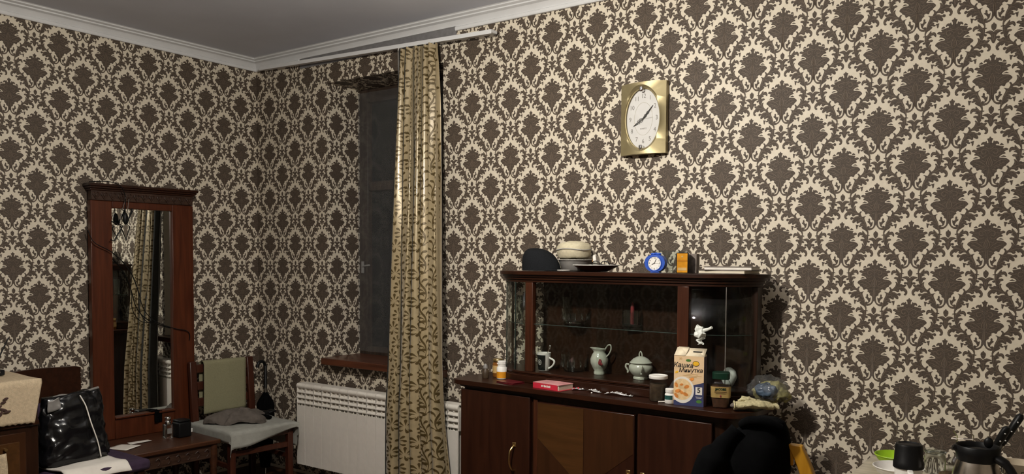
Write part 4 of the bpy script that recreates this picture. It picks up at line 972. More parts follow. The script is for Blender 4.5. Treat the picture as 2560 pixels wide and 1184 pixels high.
# ------------------------------------------------------------------ things on the sideboard top
ZC = 0.8355
t = thing('medicine_bottle', 'small dark glass bottle with clear cap at sideboard left end', 'bottle', (2.235, -0.285, ZC))
part('bottle', MB().lathe([(0, 0.0005), (0.016, 0.0005), (0.0175, 0.003), (0.0175, 0.040), (0.012, 0.048), (0.011, 0.052), (0, 0.052)], 20, (2.235, -0.285, ZC)), 'honey', t, angle=50)
part('cap', MB().lathe([(0, 0.052), (0.013, 0.052), (0.012, 0.064), (0.006, 0.074), (0, 0.075)], 16, (2.235, -0.285, ZC)), 'bag_grey', t)
t = thing('amber_jar', 'amber jar with gold lid behind the orange and white pill bottle', 'jar', (2.250, -0.198, ZC))
part('jar', MB().lathe([(0, 0.0005), (0.026, 0.0005), (0.028, 0.004), (0.028, 0.070), (0.022, 0.078), (0, 0.078)], 24, (2.250, -0.198, ZC)), 'amber', t, angle=50)
part('label_band', MB().lathe([(0.0285, 0.022), (0.0285, 0.060)], 24, (2.250, -0.198, ZC)), 'amber_label', t); part('lid', MB().lathe([(0, 0.078), (0.025, 0.078), (0.026, 0.080), (0.026, 0.092), (0.024, 0.094), (0, 0.094)], 24, (2.250, -0.198, ZC)), 'brass', t, angle=50)
t = thing('pill_bottle', 'white pill bottle with orange lower label on the sideboard', 'bottle', (2.310, -0.245, ZC))
part('bottle', MB().lathe([(0, 0.0005), (0.025, 0.0005), (0.0265, 0.003), (0.0265, 0.058), (0.020, 0.066), (0, 0.066)], 28, (2.310, -0.245, ZC)), 'white', t, angle=50)
part('label_band', MB().lathe([(0.0271, 0.006), (0.0271, 0.038)], 28, (2.310, -0.245, ZC)), 'pill_orange', t, label='orange label'); part('cap', MB().lathe([(0, 0.066), (0.022, 0.066), (0.022, 0.073), (0.020, 0.074), (0.0225, 0.0755), (0.0225, 0.090), (0.020, 0.092), (0, 0.092)], 28, (2.310, -0.245, ZC)), 'white', t, angle=40)
t = thing('passport_booklet', 'thin dark red booklet left of the red book', 'booklet', (2.430, -0.335, ZC), R(-12), world=False)
part('pages', MB().box(-0.058, 0.058, -0.04, 0.04, 0.0015, 0.006), 'dark_red', t); part('cover', MB().box(-0.060, 0.060, -0.042, 0.042, 0.0, 0.0014).box(-0.060, 0.060, -0.042, 0.042, 0.0061, 0.0078), 'dark_red', t, bevel=0.0006)

t = thing('red_book', 'thick red paperback with faded pink cover on the sideboard', 'book', (2.690, -0.345, ZC), R(-9), world=False)
part('pages', MB().box(-0.082, 0.078, -0.050, 0.050, 0.002, 0.025), 'pages', t); part('spine', MB().box(-0.084, 0.072, -0.0535, -0.0505, 0.001, 0.0265), 'red', t, bevel=0.0006)
cv = part('cover', MB().box(-0.084, 0.080, -0.0535, 0.052, 0.0252, 0.0272), 'pink', t); part('back_cover', MB().box(-0.084, 0.088, -0.0535, 0.056, 0.0, 0.0016), 'red', t)
sp = MB()
for k, (x, L) in enumerate(((-0.030, 0.006), (-0.022, 0.006), (-0.012, 0.005), (-0.006, 0.004), (-0.001, 0.004), (0.006, 0.005), (0.012, 0.004), (0.017, 0.005), (0.023, 0.005))): sp.box(x, x + L, -0.0541, -0.0536, 0.009 + 0.001 * (k % 2), 0.0175 + 0.001 * (k % 3))
part('spine_lettering', sp, 'white_paper', t)

def blister(name, label, x, y, rz, L, W, n, bend, red=False):
    t = thing(name, label, 'blister pack', (x, y, ZC), rz, world=False, group='medicine blister packs on the sideboard')
    part('sheet', MB().grid(lambda u, v: ((u - 0.5) * L, (v - 0.5) * W, 0.003 + bend * (math.cos((u - 0.4) * 6) + 1) * 0.5 + 0.002 * math.sin(v * 4 + u * 9)), 24, 4), 'foil', t, solid=0.0006, angle=180)
    for k in range(n):
        for s_ in (-1, 1):
            u = (k + 0.5) / n; part('pill_pocket', MB().ball(((u - 0.5) * L, s_ * W * 0.24, 0.005 + bend * (math.cos((u - 0.4) * 6) + 1) * 0.5), (0.0045, 0.0045, 0.003), 8, 6), 'red' if red and k < 2 else 'foil', t)
    return t
blister('blister_pack', 'small red and silver blister pack right of the red book', 2.810, -0.315, R(35), 0.062, 0.028, 3, 0.004, True)
blister('blister_pack', 'short crumpled silver blister pack in the middle of three', 2.905, -0.330, R(-8), 0.068, 0.030, 3, 0.008)
blister('blister_pack', 'long wavy silver blister strip nearest the white lidded jar', 3.040, -0.345, R(8), 0.130, 0.028, 6, 0.010)
single('pill', MB().ball((2.915, -0.372, ZC + 0.0035), (0.004, 0.004, 0.0033), 10, 8), 'white', 'single white pill lying before the middle blister pack', 'pill', (2.915, -0.372, ZC))

t = thing('preserve_jar', 'glass jar of brown contents with white lid on the sideboard', 'jar', (3.240, -0.357, ZC))
part('glass', MB().lathe([(0, 0.0005), (0.036, 0.0005), (0.039, 0.004), (0.039, 0.078), (0.035, 0.090), (0.035, 0.098)], 32, (3.240, -0.357, ZC)), 'clear', t, angle=50)
part('contents', MB().lathe([(0, 0.003), (0.035, 0.003), (0.0372, 0.006), (0.0372, 0.074), (0, 0.076)], 28, (3.240, -0.357, ZC)), 'honey', t, angle=50)
part('lid', MB().lathe([(0, 0.098), (0.040, 0.098), (0.041, 0.100), (0.041, 0.111), (0.039, 0.113), (0.034, 0.113), (0.033, 0.111), (0, 0.111)], 32, (3.240, -0.357, ZC)), 'white', t, angle=40)
single('plastic_bag', MB().ball((3.312, -0.335, ZC + 0.050), (0.032, 0.018, 0.050), 44, 32).crumple(0.014, 28, 8).crumple(0.008, 70, 2), 'film', 'crumpled clear plastic bag behind the small white pill bottle', 'bag', (3.312, -0.335, ZC), angle=180)
t = thing('pill_bottle', 'small white pill bottle with dark green label beside carton', 'bottle', (3.308, -0.385, ZC))
part('bottle', MB().lathe([(0, 0.0005), (0.020, 0.0005), (0.0215, 0.003), (0.0215, 0.040), (0.016, 0.047), (0, 0.047)], 28, (3.308, -0.385, ZC)), 'white', t, angle=50)
part('label_band', MB().grid(lambda u, v: (3.308 + 0.0219 * math.cos(R(215) + u * R(110)), -0.385 + 0.0219 * math.sin(R(215) + u * R(110)), ZC + 0.018 + 0.018 * v), 14, 1), 'green_label', t, label='dark green label')
part('cap', MB().lathe([(0, 0.047), (0.019, 0.047), (0.0195, 0.049), (0.0195, 0.062), (0.017, 0.064), (0, 0.064)], 28, (3.308, -0.385, ZC)), 'white', t, angle=40)
single('cigarette', MB().tube([(3.262, -0.400, ZC + 0.004), (3.290, -0.376, ZC + 0.004)], 0.0036, 10), 'white_paper', 'short white stick lying beside the small white pill bottle', 'stick', (3.276, -0.388, ZC))

# porridge carton
PX, PY = 3.394, -0.372
t = thing('porridge_carton', 'opened beige and navy porridge carton on the sideboard', 'carton', (PX, PY, ZC), R(7), world=False)
bw, bh, bd = 0.0640, 0.210, 0.0225
part('body', MB().box(-bw, bw, -bd, bd, 0, bh), ['carton'], t)
part('side_panel', MB().box(bw, bw + 0.0006, -bd, bd, 0.001, bh - 0.001), 'carton_side', t)
yv_ = -bd - 0.0004
pr_ = lambda x, z, d: (x, yv_ - d, z)
part('navy_panel', MB().prism([(-bw, 0.0), (bw, 0.0), (bw, 0.102), (0.012, 0.086), (-0.02, 0.02), (-bw, 0.02)], 0, 0.0003, pr_), 'navy', t)
bp_ = part('bowl_print', MB().prism([(max(-bw, -0.026 + 0.050 * math.cos(2 * PI * k / 48)), 0.066 + 0.056 * math.sin(2 * PI * k / 48)) for k in range(48)], 0.0004, 0.0008, pr_), 'white_paper', t)
part('porridge_print', MB().prism([(max(-bw, -0.027 + 0.043 * math.cos(2 * PI * k / 40)), 0.068 + 0.045 * math.sin(2 * PI * k / 40)) for k in range(40)], 0.0009, 0.0012, pr_), 'porridge', bp_)
for x, z, a, L in ((-0.052, 0.085, 1.9, 0.011), (-0.045, 0.060, 0.3, 0.013), (-0.030, 0.055, -0.6, 0.011), (-0.008, 0.080, 0.4, 0.012), (-0.012, 0.048, -0.4, 0.012), (-0.052, 0.040, -0.9, 0.012), (-0.030, 0.088, 0.2, 0.008)):
    part('apricot_print', MB().prism([(max(-bw, x + L * math.cos(q) * math.cos(a) - 0.6 * L * math.sin(q) * math.sin(a)), z + L * math.cos(q) * math.sin(a) + 0.6 * L * math.sin(q) * math.cos(a)) for q in [2 * PI * k / 16 for k in range(16)]], 0.0013, 0.0016, pr_), 'apricot', bp_)
for x, z, r_ in ((0.012, 0.112, 0.011), (-0.052, 0.140, 0.007)): part('apricot_print', MB().prism([(x + r_ * math.cos(2 * PI * k / 16), z + 0.75 * r_ * math.sin(2 * PI * k / 16 + 0.5)) for k in range(16)], 0, 0.0004, pr_), 'apricot' if x > 0 else 'yellow', t)
pt_ = lambda x0, z0, sk=0.0: (lambda X, Y, Z: (x0 + X, yv_ - 0.0006 - Z, z0 + Y + sk * X))
part('lettering', text_mb('Кашка', 0.027, shear=0.15, bold=0.0003, f=pt_(-0.024, 0.170, -0.02)), 'ink', t)
part('lettering', text_mb('Минутка', 0.0245, shear=0.15, bold=0.0001, f=pt_(0.008, 0.150, 0.03)), 'ink', t)
part('brand_leaf', MB().prism([(-0.002 + 0.011 * math.cos(2 * PI * k / 20), 0.192 + 0.0055 * math.sin(2 * PI * k / 20)) for k in range(20)], 0, 0.0005, pr_), 'leaf_green', t)
part('stopwatch_print', MB().prism([(0.030 + 0.013 * math.cos(2 * PI * k / 24), 0.180 + 0.010 * math.sin(2 * PI * k / 24)) for k in range(24)], 0, 0.0004, pr_), 'yellow', t)
part('stopwatch_ring', MB().tube([(0.030 + 0.0135 * math.cos(2 * PI * k / 24), yv_ - 0.0005, 0.180 + 0.0105 * math.sin(2 * PI * k / 24)) for k in range(24)], 0.0009, 5, closed=True), 'ink', t)
part('lettering', text_mb('20', 0.013, f=pt_(-0.036, 0.198)), 'amber_label', t)
lines = MB()
for z, x0, x1 in ((0.133, -0.012, 0.040), (0.127, -0.026, 0.056), (0.121, 0.0, 0.034)): lines.box(x0, x1, yv_ - 0.0004, yv_, z, z + 0.0016)
part('fine_print', lines, 'amber_label', t)
tag_ = part('number_patch', MB().box(0.030, 0.058, yv_ - 0.0008, yv_ - 0.0003, 0.050, 0.082), 'white_paper', t)
part('lettering', text_mb('5', 0.030, bold=0.0008, f=lambda X, Y, Z: (0.044 + X, yv_ - 0.0009 - Z, 0.068 + Y)), 'ink', tag_)
part('fine_print', MB().box(0.030, 0.058, yv_ - 0.0007, yv_ - 0.0003, 0.040, 0.0415).box(0.033, 0.055, yv_ - 0.0007, yv_ - 0.0003, 0.035, 0.0365), 'white_paper', t)
part('seal_print', MB().prism([(0.045 + 0.012 * math.cos(2 * PI * k / 20), 0.021 + 0.007 * math.sin(2 * PI * k / 20)) for k in range(20)], 0, 0.0006, pr_), 'leaf_green', t)
fl_ = MB().add([(-bw, -bd, bh), (bw, -bd, bh), (bw, bd, bh + 0.030), (-bw, bd, bh + 0.030)], [(0, 1, 2, 3)])
part('top_flap', fl_, 'carton_top', t, solid=0.0012)
part('lid_tab', MB().add([(-bw, -bd - 0.0015, bh + 0.001), (-0.016, -bd - 0.0015, bh + 0.001), (-0.010, 0.0, bh + 0.022), (-0.012, bd, bh + 0.033), (-bw + 0.006, bd, bh + 0.033)], [(0, 1, 2, 3, 4)]), 'carton_top', t, solid=0.0012)
part('side_flap', MB().add([(bw, -bd, bh), (bw, bd, bh), (bw - 0.012, bd * 0.6, bh + 0.026), (bw - 0.016, -bd * 0.4, bh + 0.012)], [(0, 1, 2, 3)]), 'carton_top', t, solid=0.0012)
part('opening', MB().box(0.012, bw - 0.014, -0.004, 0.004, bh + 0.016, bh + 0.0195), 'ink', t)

# coffee jar
KX, KY = 3.515, -0.335
t = thing('coffee_jar', 'square coffee jar with dark green lid on the sideboard', 'jar', (KX, KY, ZC), R(20), world=False)
def sq(r_, n=32): return [(r_ * (abs(math.cos(a)) ** 0.5) * math.copysign(1, math.cos(a)), r_ * (abs(math.sin(a)) ** 0.5) * math.copysign(1, math.sin(a))) for a in [2 * PI * k / n for k in range(n)]]
def sqloft(levels, cap=True):
    mb = MB(); n = 32; vs_ = []
    for r_, z in levels: vs_ += [(x, y, z) for x, y in sq(r_)]
    fs_ = [(i * n + k, i * n + (k + 1) % n, (i + 1) * n + (k + 1) % n, (i + 1) * n + k) for i in range(len(levels) - 1) for k in range(n)]
    if cap: fs_ += [tuple(range(n - 1, -1, -1)), tuple((len(levels) - 1) * n + k for k in range(n))]
    return mb.add(vs_, fs_)
part('glass', sqloft([(0.033, 0.0005), (0.039, 0.036), (0.041, 0.090), (0.036, 0.108), (0.026, 0.118)]), 'clear', t, angle=50)
part('contents', sqloft([(0.031, 0.003), (0.037, 0.036), (0.0385, 0.088)]), 'coffee', t, angle=50)
lb = part('label_band', sqloft([(0.0402, 0.044), (0.0418, 0.090)], False), 'gold_label', t, label='gold paper label')
part('lettering', text_mb('JACOBS', 0.0125, bold=0.0005, f=lambda X, Y, Z: (X, -0.0424 - Z, 0.080 + Y)), 'lid_green', lb)
part('fine_print', MB().box(-0.026, 0.026, -0.0424, -0.0419, 0.068, 0.0695).box(-0.02, 0.02, -0.0424, -0.0419, 0.062, 0.0635), 'coffee', lb)
part('bean_print', MB().ball((0, -0.0418, 0.052), (0.003, 0.001, 0.005), 8, 6), 'rose', lb)
part('lid', sqloft([(0.034, 0.119), (0.036, 0.121), (0.036, 0.144), (0.033, 0.147)]), 'lid_green', t, angle=40)

# work glove and plastic bag with cloth at the right end
t = thing('work_glove', 'folded cream knitted work glove at the sideboard right end', 'glove', (3.640, -0.335, ZC))
part('palm', MB().tube(smoothpath([(3.592, -0.372, ZC + 0.020), (3.625, -0.355, ZC + 0.024), (3.665, -0.325, ZC + 0.026), (3.705, -0.290, ZC + 0.020), (3.730, -0.268, ZC + 0.014)], 7), [0.036] * 8 + [0.042] * 9 + [0.036] * 6 + [0.022] * 6, 28, flat=0.42).crumple(0.007, 38, 3).crumple(0.003, 90, 2), 'glove', t, angle=180)
part('cuff', MB().tube([(3.588 + 0.016 * math.cos(q), -0.375 + 0.036 * math.cos(q) * -1, ZC + 0.021 + 0.015 * math.sin(q)) for q in [2 * PI * k / 32 for k in range(32)]], 0.0034, 8, closed=True), 'glove', t)
part('cuff_opening', MB().ball((3.590, -0.374, ZC + 0.021), (0.016, 0.030, 0.011), 16, 10), 'grey_cloth', t)
part('folded_fingers', MB().tube(smoothpath([(3.598, -0.352, ZC + 0.036), (3.612, -0.345, ZC + 0.044), (3.635, -0.335, ZC + 0.046), (3.660, -0.322, ZC + 0.040)], 5), [0.012] * 5 + [0.019] * 6 + [0.014] * 5, 18, flat=0.55).crumple(0.005, 50, 7), 'glove', t, angle=180)
t = thing('plastic_bag', 'yellowish plastic bag with blue cloth inside by the wall', 'bag', (3.655, -0.150, ZC))
part('bag', MB().ball((3.652, -0.150, ZC + 0.062), (0.084, 0.060, 0.056), 64, 44).crumple(0.022, 18, 11).crumple(0.012, 42, 3).crumple(0.005, 95, 6), 'film', t, angle=180)
part('folds', MB().ball((3.662, -0.140, ZC + 0.050), (0.076, 0.054, 0.046), 56, 38).crumple(0.022, 22, 15).crumple(0.010, 60, 4), 'bag_yellow', t, angle=180)
part('blue_cloth', MB().ball((3.652, -0.175, ZC + 0.062), (0.050, 0.036, 0.034), 44, 30).crumple(0.014, 26, 17).crumple(0.007, 65, 8), 'bag_blue', t, angle=180)

# ------------------------------------------------------------------ antenna hanging on the mirror
an = thing('tv_antenna', 'black indoor antenna with dangling cable hung over the mirror', 'antenna', (0.10, -1.0, 1.68))
part('box', MB().ball((0.112, -1.015, 1.675), (0.012, 0.016, 0.036), 14, 10), 'black', an)
for pts in ([(0.10, -1.003, 1.80), (0.105, -1.035, 1.70), (0.105, -1.045, 1.62), (0.10, -1.02, 1.56)], [(0.10, -0.985, 1.79), (0.105, -0.995, 1.72), (0.105, -0.975, 1.66)]):
    part('suspension_wire', MB().tube(smoothpath(pts, 4), 0.0016, 6), 'grey_ink', an)
part('element', MB().tube([(0.10, -1.094, 1.655), (0.11, -1.03, 1.632), (0.10, -1.079, 1.541), (0.10, -1.10, 1.548)], 0.0042, 8), 'black', an)
part('element', MB().tube([(0.11, -1.012, 1.640), (0.10, -0.964, 1.722), (0.10, -0.985, 1.735), (0.10, -0.965, 1.738), (0.105, -1.003, 1.642), (0.105, -0.985, 1.628), (0.10, -1.006, 1.548), (0.11, -1.045, 1.63)], 0.0036, 8), 'black', an)
part('cable', MB().tube(smoothpath([(0.06, -1.20, 1.878), (0.10, -1.11, 1.885), (0.125, -1.05, 1.862), (0.125, -1.022, 1.80), (0.115, -1.017, 1.70)], 6), 0.0026, 6), 'black', an)
part('cable', MB().tube(smoothpath([(0.07, -1.215, 1.60), (0.092, -1.19, 1.53), (0.095, -1.092, 1.476), (0.100, -0.997, 1.382), (0.100, -0.94, 1.26), (0.100, -0.905, 1.14), (0.100, -0.835, 1.06), (0.100, -0.72, 1.01), (0.108, -0.625, 0.985), (0.105, -0.60, 0.95), (0.085, -0.600, 0.90)], 6), 0.0028, 6), 'black', an)
part('cable', MB().tube(smoothpath([(0.098, -1.03, 1.425), (0.099, -0.975, 1.35), (0.099, -0.935, 1.24), (0.099, -0.93, 1.13), (0.099, -0.88, 1.055), (0.099, -0.80, 1.045)], 6), 0.0024, 6), 'black', an)

# things on the console
ZK = 0.3655
t = thing('perfume_bottle', 'clear perfume bottle with chrome cap on the console', 'bottle', (0.28, -0.865, ZK))
part('bottle', MB().box(0.258, 0.302, -0.888, -0.842, ZK, ZK + 0.085), 'crystal', t, bevel=0.006); part('label_patch', MB().box(0.3025, 0.3032, -0.882, -0.852, ZK + 0.03, ZK + 0.062), 'bag_grey', t)
part('cap', MB().lathe([(0, 0.085), (0.018, 0.085), (0.018, 0.10), (0.015, 0.104), (0.018, 0.108), (0.018, 0.124), (0.015, 0.128), (0, 0.128)], 20, (0.28, -0.865, ZK)), 'chrome', t, angle=40)
t = thing('black_case', 'black boxy case beside the perfume bottle on the console', 'case', (0.30, -0.79, ZK))
part('body', MB().box(0.265, 0.345, -0.832, -0.748, ZK, ZK + 0.092), 'black', t, bevel=0.008); part('lid', MB().box(0.268, 0.342, -0.829, -0.751, ZK + 0.093, ZK + 0.106), 'black', t, bevel=0.006)
t = thing('small_vial', 'little white capped vial at the console right edge', 'vial', (0.30, -0.728, ZK))
part('vial', MB().lathe([(0, 0.0005), (0.011, 0.0005), (0.012, 0.003), (0.012, 0.018), (0, 0.018)], 16, (0.30, -0.728, ZK)), 'clear', t); part('cap', MB().lathe([(0, 0.018), (0.013, 0.018), (0.013, 0.036), (0.011, 0.038), (0, 0.038)], 16, (0.30, -0.728, ZK)), 'white', t, angle=40)
for x, y, rz, a, b, lab in ((0.31, -1.155, 20, 0.07, 0.06, 'square white note nearest the black bag'), (0.255, -1.03, -8, 0.03, 0.06, 'narrow white card slip lying before the mirror')):
    t = thing('paper_note', lab, 'paper', (x, y, ZK), R(rz), group='papers on the console', world=False)
    part('sheet', MB().grid(lambda u, v: ((u - 0.5) * 2 * a, (v - 0.5) * 2 * b, 0.002 + 0.004 * u * v), 6, 6), 'white_paper', t, solid=0.0006)
t = thing('hanging_cloth_scrap', 'small dark rag hung over the mirror ledge', 'rag', (0.10, -0.815, 0.44))
part('flap', MB().grid(lambda u, v: (0.098 + 0.004 * math.sin(6 * u), -0.84 + 0.05 * u, 0.502 - 0.07 * v), 8, 8), 'black_cloth', t, solid=0.002, angle=180)
part('top_fold', MB().grid(lambda u, v: (0.064 + 0.034 * v, -0.86 + 0.07 * u, 0.503 + 0.006 * math.sin(4 * u)), 8, 4), 'black_cloth', t, solid=0.002, angle=180)

# ------------------------------------------------------------------ chair by the corner
def chair(name, label, parts_fn): pass
ch = thing('dining_chair', 'brown wooden chair with slatted back standing beside the radiator', 'chair', (0.63, -0.59, 0.0))
YA, YB, XB, XF, ZS_ = -0.775, -0.395, 0.43, 0.86, 0.425
for y in (YA, YB):
    part('back_post', MB().beam((XB + 0.01, y, 0.0), (XB + 0.01, y, 0.42), 0.036, 0.036, (0, 1, 0)).beam((XB + 0.01, y, 0.42), (XB - 0.02, y, 0.825), 0.044, 0.030, (1, 0, 0)), 'chair_wood', ch, bevel=0.006)
    part('leg', MB().beam((XF - 0.02, y, 0.0), (XF - 0.02, y, ZS_ - 0.02), 0.036, 0.036, (0, 1, 0)), 'chair_wood', ch, bevel=0.005)
    part('side_stretcher', MB().beam((XB + 0.02, y, 0.20), (XF - 0.03, y, 0.20), 0.02, 0.03), 'chair_wood', ch, bevel=0.003)
for z in (0.775, 0.66, 0.55): part('slat', MB().beam((XB - 0.02 + 0.03 * (0.825 - z), YA, z), (XB - 0.02 + 0.03 * (0.825 - z), YB, z), 0.02, 0.055), 'chair_wood', ch, bevel=0.003)
part('front_stretcher', MB().beam((XF - 0.02, YA, 0.28), (XF - 0.02, YB, 0.28), 0.02, 0.035), 'chair_wood', ch, bevel=0.003)
part('front_apron', MB().beam((XF - 0.015, YA, 0.375), (XF - 0.015, YB, 0.375), 0.02, 0.05), 'chair_wood', ch, bevel=0.003)
part('seat', MB().box(XB, XF, YA - 0.02, YB + 0.02, ZS_ - 0.025, ZS_), 'chair_wood', ch, bevel=0.008)
tw = thing('towel', 'olive hand towel hung over the corner chair back', 'towel', (0.44, -0.58, 0.46))
def twf(u, v):
    y = lerp(-0.722, -0.440, u); L = v * 0.70
    if L < 0.34: x, z = 0.452 + 0.02 * (0.34 - L) * -1 + 0.003 * math.sin(9 * u + L * 8), 0.470 + L + 0.01 * u
    elif L < 0.40: q = (L - 0.34) / 0.06 * PI; x, z = 0.427 + 0.022 * math.cos(q), 0.815 + 0.012 * math.sin(q)
    else: x, z = 0.395, 0.815 - (L - 0.40)
    return (x, y, z)
part('sheet', MB().grid(twf, 16, 40), 'towel', tw, solid=0.004, angle=180)
sc_ = thing('seat_cloth', 'pale grey cloth draped over the corner chair seat', 'cloth', (0.64, -0.59, ZS_ + 0.003))
def scf(u, v):
    a, b = lerp(-0.04, 0.56, u), lerp(-0.09, 0.60, v)               # a: back to front, b: left to right
    W_, D_ = 0.425, 0.45
    x = XB + min(max(a, 0.0), D_) ; y = YA - 0.022 + min(max(b, 0.0), W_); z = ZS_ + 0.006 + 0.006 * noise.noise(Vector((a * 9, b * 9, 1)))
    if a > D_: z -= (a - D_) * 0.95 * (0.55 + 0.45 * math.cos(b * 5)); x += 0.008 + 0.012 * math.sin(b * 16) * (a - D_) / 0.1
    if b > W_: z -= (b - W_) * (0.95 if a < 0.45 else 0.5); y += 0.006 + 0.006 * math.sin(a * 18)
    if b < 0: z -= (-b) * 0.8; y -= 0.006
    return (x, y, z)
part('sheet', MB().grid(scf, 30, 34), 'sheet', sc_, solid=0.004, angle=180)
gm = thing('folded_garment', 'crumpled grey brown garment lying on the corner chair seat', 'garment', (0.62, -0.60, ZS_ + 0.012))
def gmf(u, v):
    a = 2 * PI * u; r_ = math.sin(v * PI / 2) ** 0.9; k = 1 + 0.18 * math.sin(3 * a + 1) + 0.10 * math.sin(5 * a)
    h = 0.078 * (1 - v ** 1.6) + 0.022 * noise.noise(Vector((math.cos(a) * r_ * 3, math.sin(a) * r_ * 3, 4)))
    return (0.635 + 0.125 * r_ * k * math.cos(a), -0.600 + 0.165 * r_ * k * math.sin(a), ZS_ + 0.014 + max(h, 0) * (1 if v < 0.98 else 0))
part('cloth', MB().grid(gmf, 72, 26, closeu=True).crumple(0.016, 16, 2).crumple(0.006, 45, 5), 'grey_cloth', gm, angle=180)
part('dark_sleeve', MB().tube(smoothpath([(0.62, -0.50, ZS_ + 0.030), (0.69, -0.47, ZS_ + 0.030), (0.735, -0.455, ZS_ + 0.024)], 5), [0.014] * 4 + [0.017] * 7, 12, flat=0.7), 'black_cloth', gm)
gl2 = thing('black_glove', 'black leather glove lying by the umbrella on the chair', 'glove', (0.60, -0.40, ZS_ + 0.010))
part('palm', MB().ball((0.60, -0.415, ZS_ + 0.030), (0.030, 0.04, 0.017), 18, 12), 'black', gl2)
for k in range(3): part('finger', MB().tube(smoothpath([(0.590 + 0.014 * k, -0.39, ZS_ + 0.030), (0.585 + 0.018 * k, -0.365, ZS_ + 0.036), (0.58 + 0.021 * k, -0.345, ZS_ + 0.036)], 4), 0.0085, 8), 'black', gl2)
fit = Matrix.Translation((0.155, -0.402, 0)) @ Matrix.Rotation(R(-5), 4, 'Z') @ Matrix.Diagonal((1.08, 1.06, 0.955, 1)) @ Matrix.Translation((-0.42, 0.585, 0))
for o in (ch, tw, sc_, gm, gl2): o.matrix_world = fit @ Matrix.Translation(o.location)
um = thing('umbrella', 'folded black umbrella with crook handle leaning in the corner', 'umbrella', (0.175, -0.115, 0.0))
U0, U1 = Vector((0.27, -0.155, 0.0)), Vector((0.155, -0.060, 0.70))
ud = lambda t: U0.lerp(U1, t)
part('shaft', MB().tube([ud(0), ud(0.98)], 0.005, 8), 'chrome', um)
fold = MB()
def umf(u, v):
    p = ud(0.06 + 0.70 * v); r_ = (0.012 + 0.040 * math.sin(PI * min(1, 0.12 + v * 0.55))) if v < 0.9 else lerp(0.040, 0.012, (v - 0.9) / 0.1)
    a = 2 * PI * u; r_ *= 1 + 0.16 * math.sin(8 * a + 2 * v); return (p.x + r_ * math.cos(a), p.y + r_ * math.sin(a), p.z)
part('canopy', MB().grid(umf, 48, 20, closeu=True), 'black_cloth', um, angle=180)
c1, c2_ = ud(0.98), Vector((0.0, 1.0, 0.0))
part('crook_handle', MB().tube(smoothpath([ud(0.80), ud(0.98), ud(0.98) + Vector((-0.004, 0.0, 0.030)), ud(0.98) + Vector((0.0, -0.022, 0.055)), ud(0.98) + Vector((0.0, -0.055, 0.050)), ud(0.98) + Vector((0.0, -0.068, 0.018))], 6), 0.0105, 10), 'black', um)

# ------------------------------------------------------------------ left: panel-back chair with bag, cabinet with cloth
pc = thing('upholstered_chair', 'dark panel backed chair with purple seat left of the mirror', 'chair', (0.44, -1.55, 0.0))
part('back_panel', MB().prism(spread([(-1.735, 0.62), (-1.735, 0.795), (-1.68, 0.832), (-1.55, 0.842), (-1.40, 0.838), (-1.318, 0.832), (-1.312, 0.80), (-1.312, 0.62)], 4), 0.13, 0.155, lambda y, z, d: (d, y, z)), 'dark_wood', pc, bevel=0.004)
part('lower_rail', MB().box(0.13, 0.155, -1.73, -1.32, 0.46, 0.53), 'dark_wood', pc, bevel=0.004)
for y in (-1.72, -1.33):
    part('back_post', MB().box(0.128, 0.162, y - 0.018, y + 0.018, 0.0, 0.66), 'dark_wood_v', pc, bevel=0.004)
    part('leg', MB().box(0.76, 0.80, y - 0.02, y + 0.02, 0.0, 0.345), 'dark_wood_v', pc, bevel=0.004)
part('seat', MB().box(0.14, 0.82, -1.755, -1.285, 0.345, 0.405), 'purple', pc, bevel=0.02)
part('back_cushion', MB().box(0.158, 0.20, -1.715, -1.335, 0.41, 0.66), 'purple', pc, bevel=0.015)
wcl = thing('white_cloth', 'folded white cloth under the black bag on the purple seat', 'cloth', (0.66, -1.58, 0.409))
part('sheet', MB().grid(lambda u, v: (0.50 + 0.35 * u + 0.02 * math.sin(v * 7), -1.755 + 0.31 * v + 0.03 * u, 0.409 + 0.012 + 0.004 * math.sin(u * 9 + v * 5) - (0.05 * max(0, u - 0.88) / 0.12)), 20, 20), 'white_paper', wcl, solid=0.008, angle=180)
bg = thing('black_bag', 'glossy black plastic bag with white stripe on the purple seat', 'bag', (0.62, -1.585, 0.425))
def bgf(u, v):
    a = 2 * PI * u; sx = abs(math.cos(a)) ** 0.6 * math.copysign(1, math.cos(a)); sy = abs(math.sin(a)) ** 0.6 * math.copysign(1, math.sin(a))
    z = 0.431 + 0.330 * v + 0.012 * v * sy
    ry = lerp(0.172, 0.140, v); rx = lerp(0.085, 0.030, v ** 1.5)
    if v < 0.04: rx *= 0.9; ry *= 0.96
    return (0.625 + rx * sx - 0.02 * v, -1.592 + 0.008 * v + ry * sy, z)
bm_ = MB().grid(bgf, 96, 44, closeu=True).crumple(0.010, 12, 6).crumple(0.009, 28, 9).crumple(0.003, 70, 3)
n_ = 96; bm_.f.append(tuple(range(n_ - 1, -1, -1))); bm_.mi.append(0); bm_.f.append(tuple(len(bm_.v) - n_ + k for k in range(n_))); bm_.mi.append(0)
part('body', bm_, 'bag_black', bg, angle=180)
part('white_stripe', MB().tube(smoothpath([(0.645, -1.560, 0.752), (0.672, -1.545, 0.70), (0.700, -1.535, 0.62), (0.715, -1.510, 0.52), (0.717, -1.495, 0.44)], 6), 0.003, 8), 'white_paper', bg, label='white stripe down the bag')
part('rolled_top', MB().tube(smoothpath([(0.612, -1.700, 0.742), (0.615, -1.64, 0.757), (0.618, -1.56, 0.752), (0.616, -1.49, 0.770), (0.612, -1.452, 0.775)], 5), 0.009, 10, flat=0.7).crumple(0.004, 30, 2), 'bag_grey', bg)
part('flap', MB().grid(lambda u, v: (0.66 + 0.01 * u, -1.722 + 0.055 * u, 0.742 - 0.055 * v + 0.015 * u), 8, 8).crumple(0.008, 30, 5), 'bag_grey', bg, solid=0.002, angle=180)

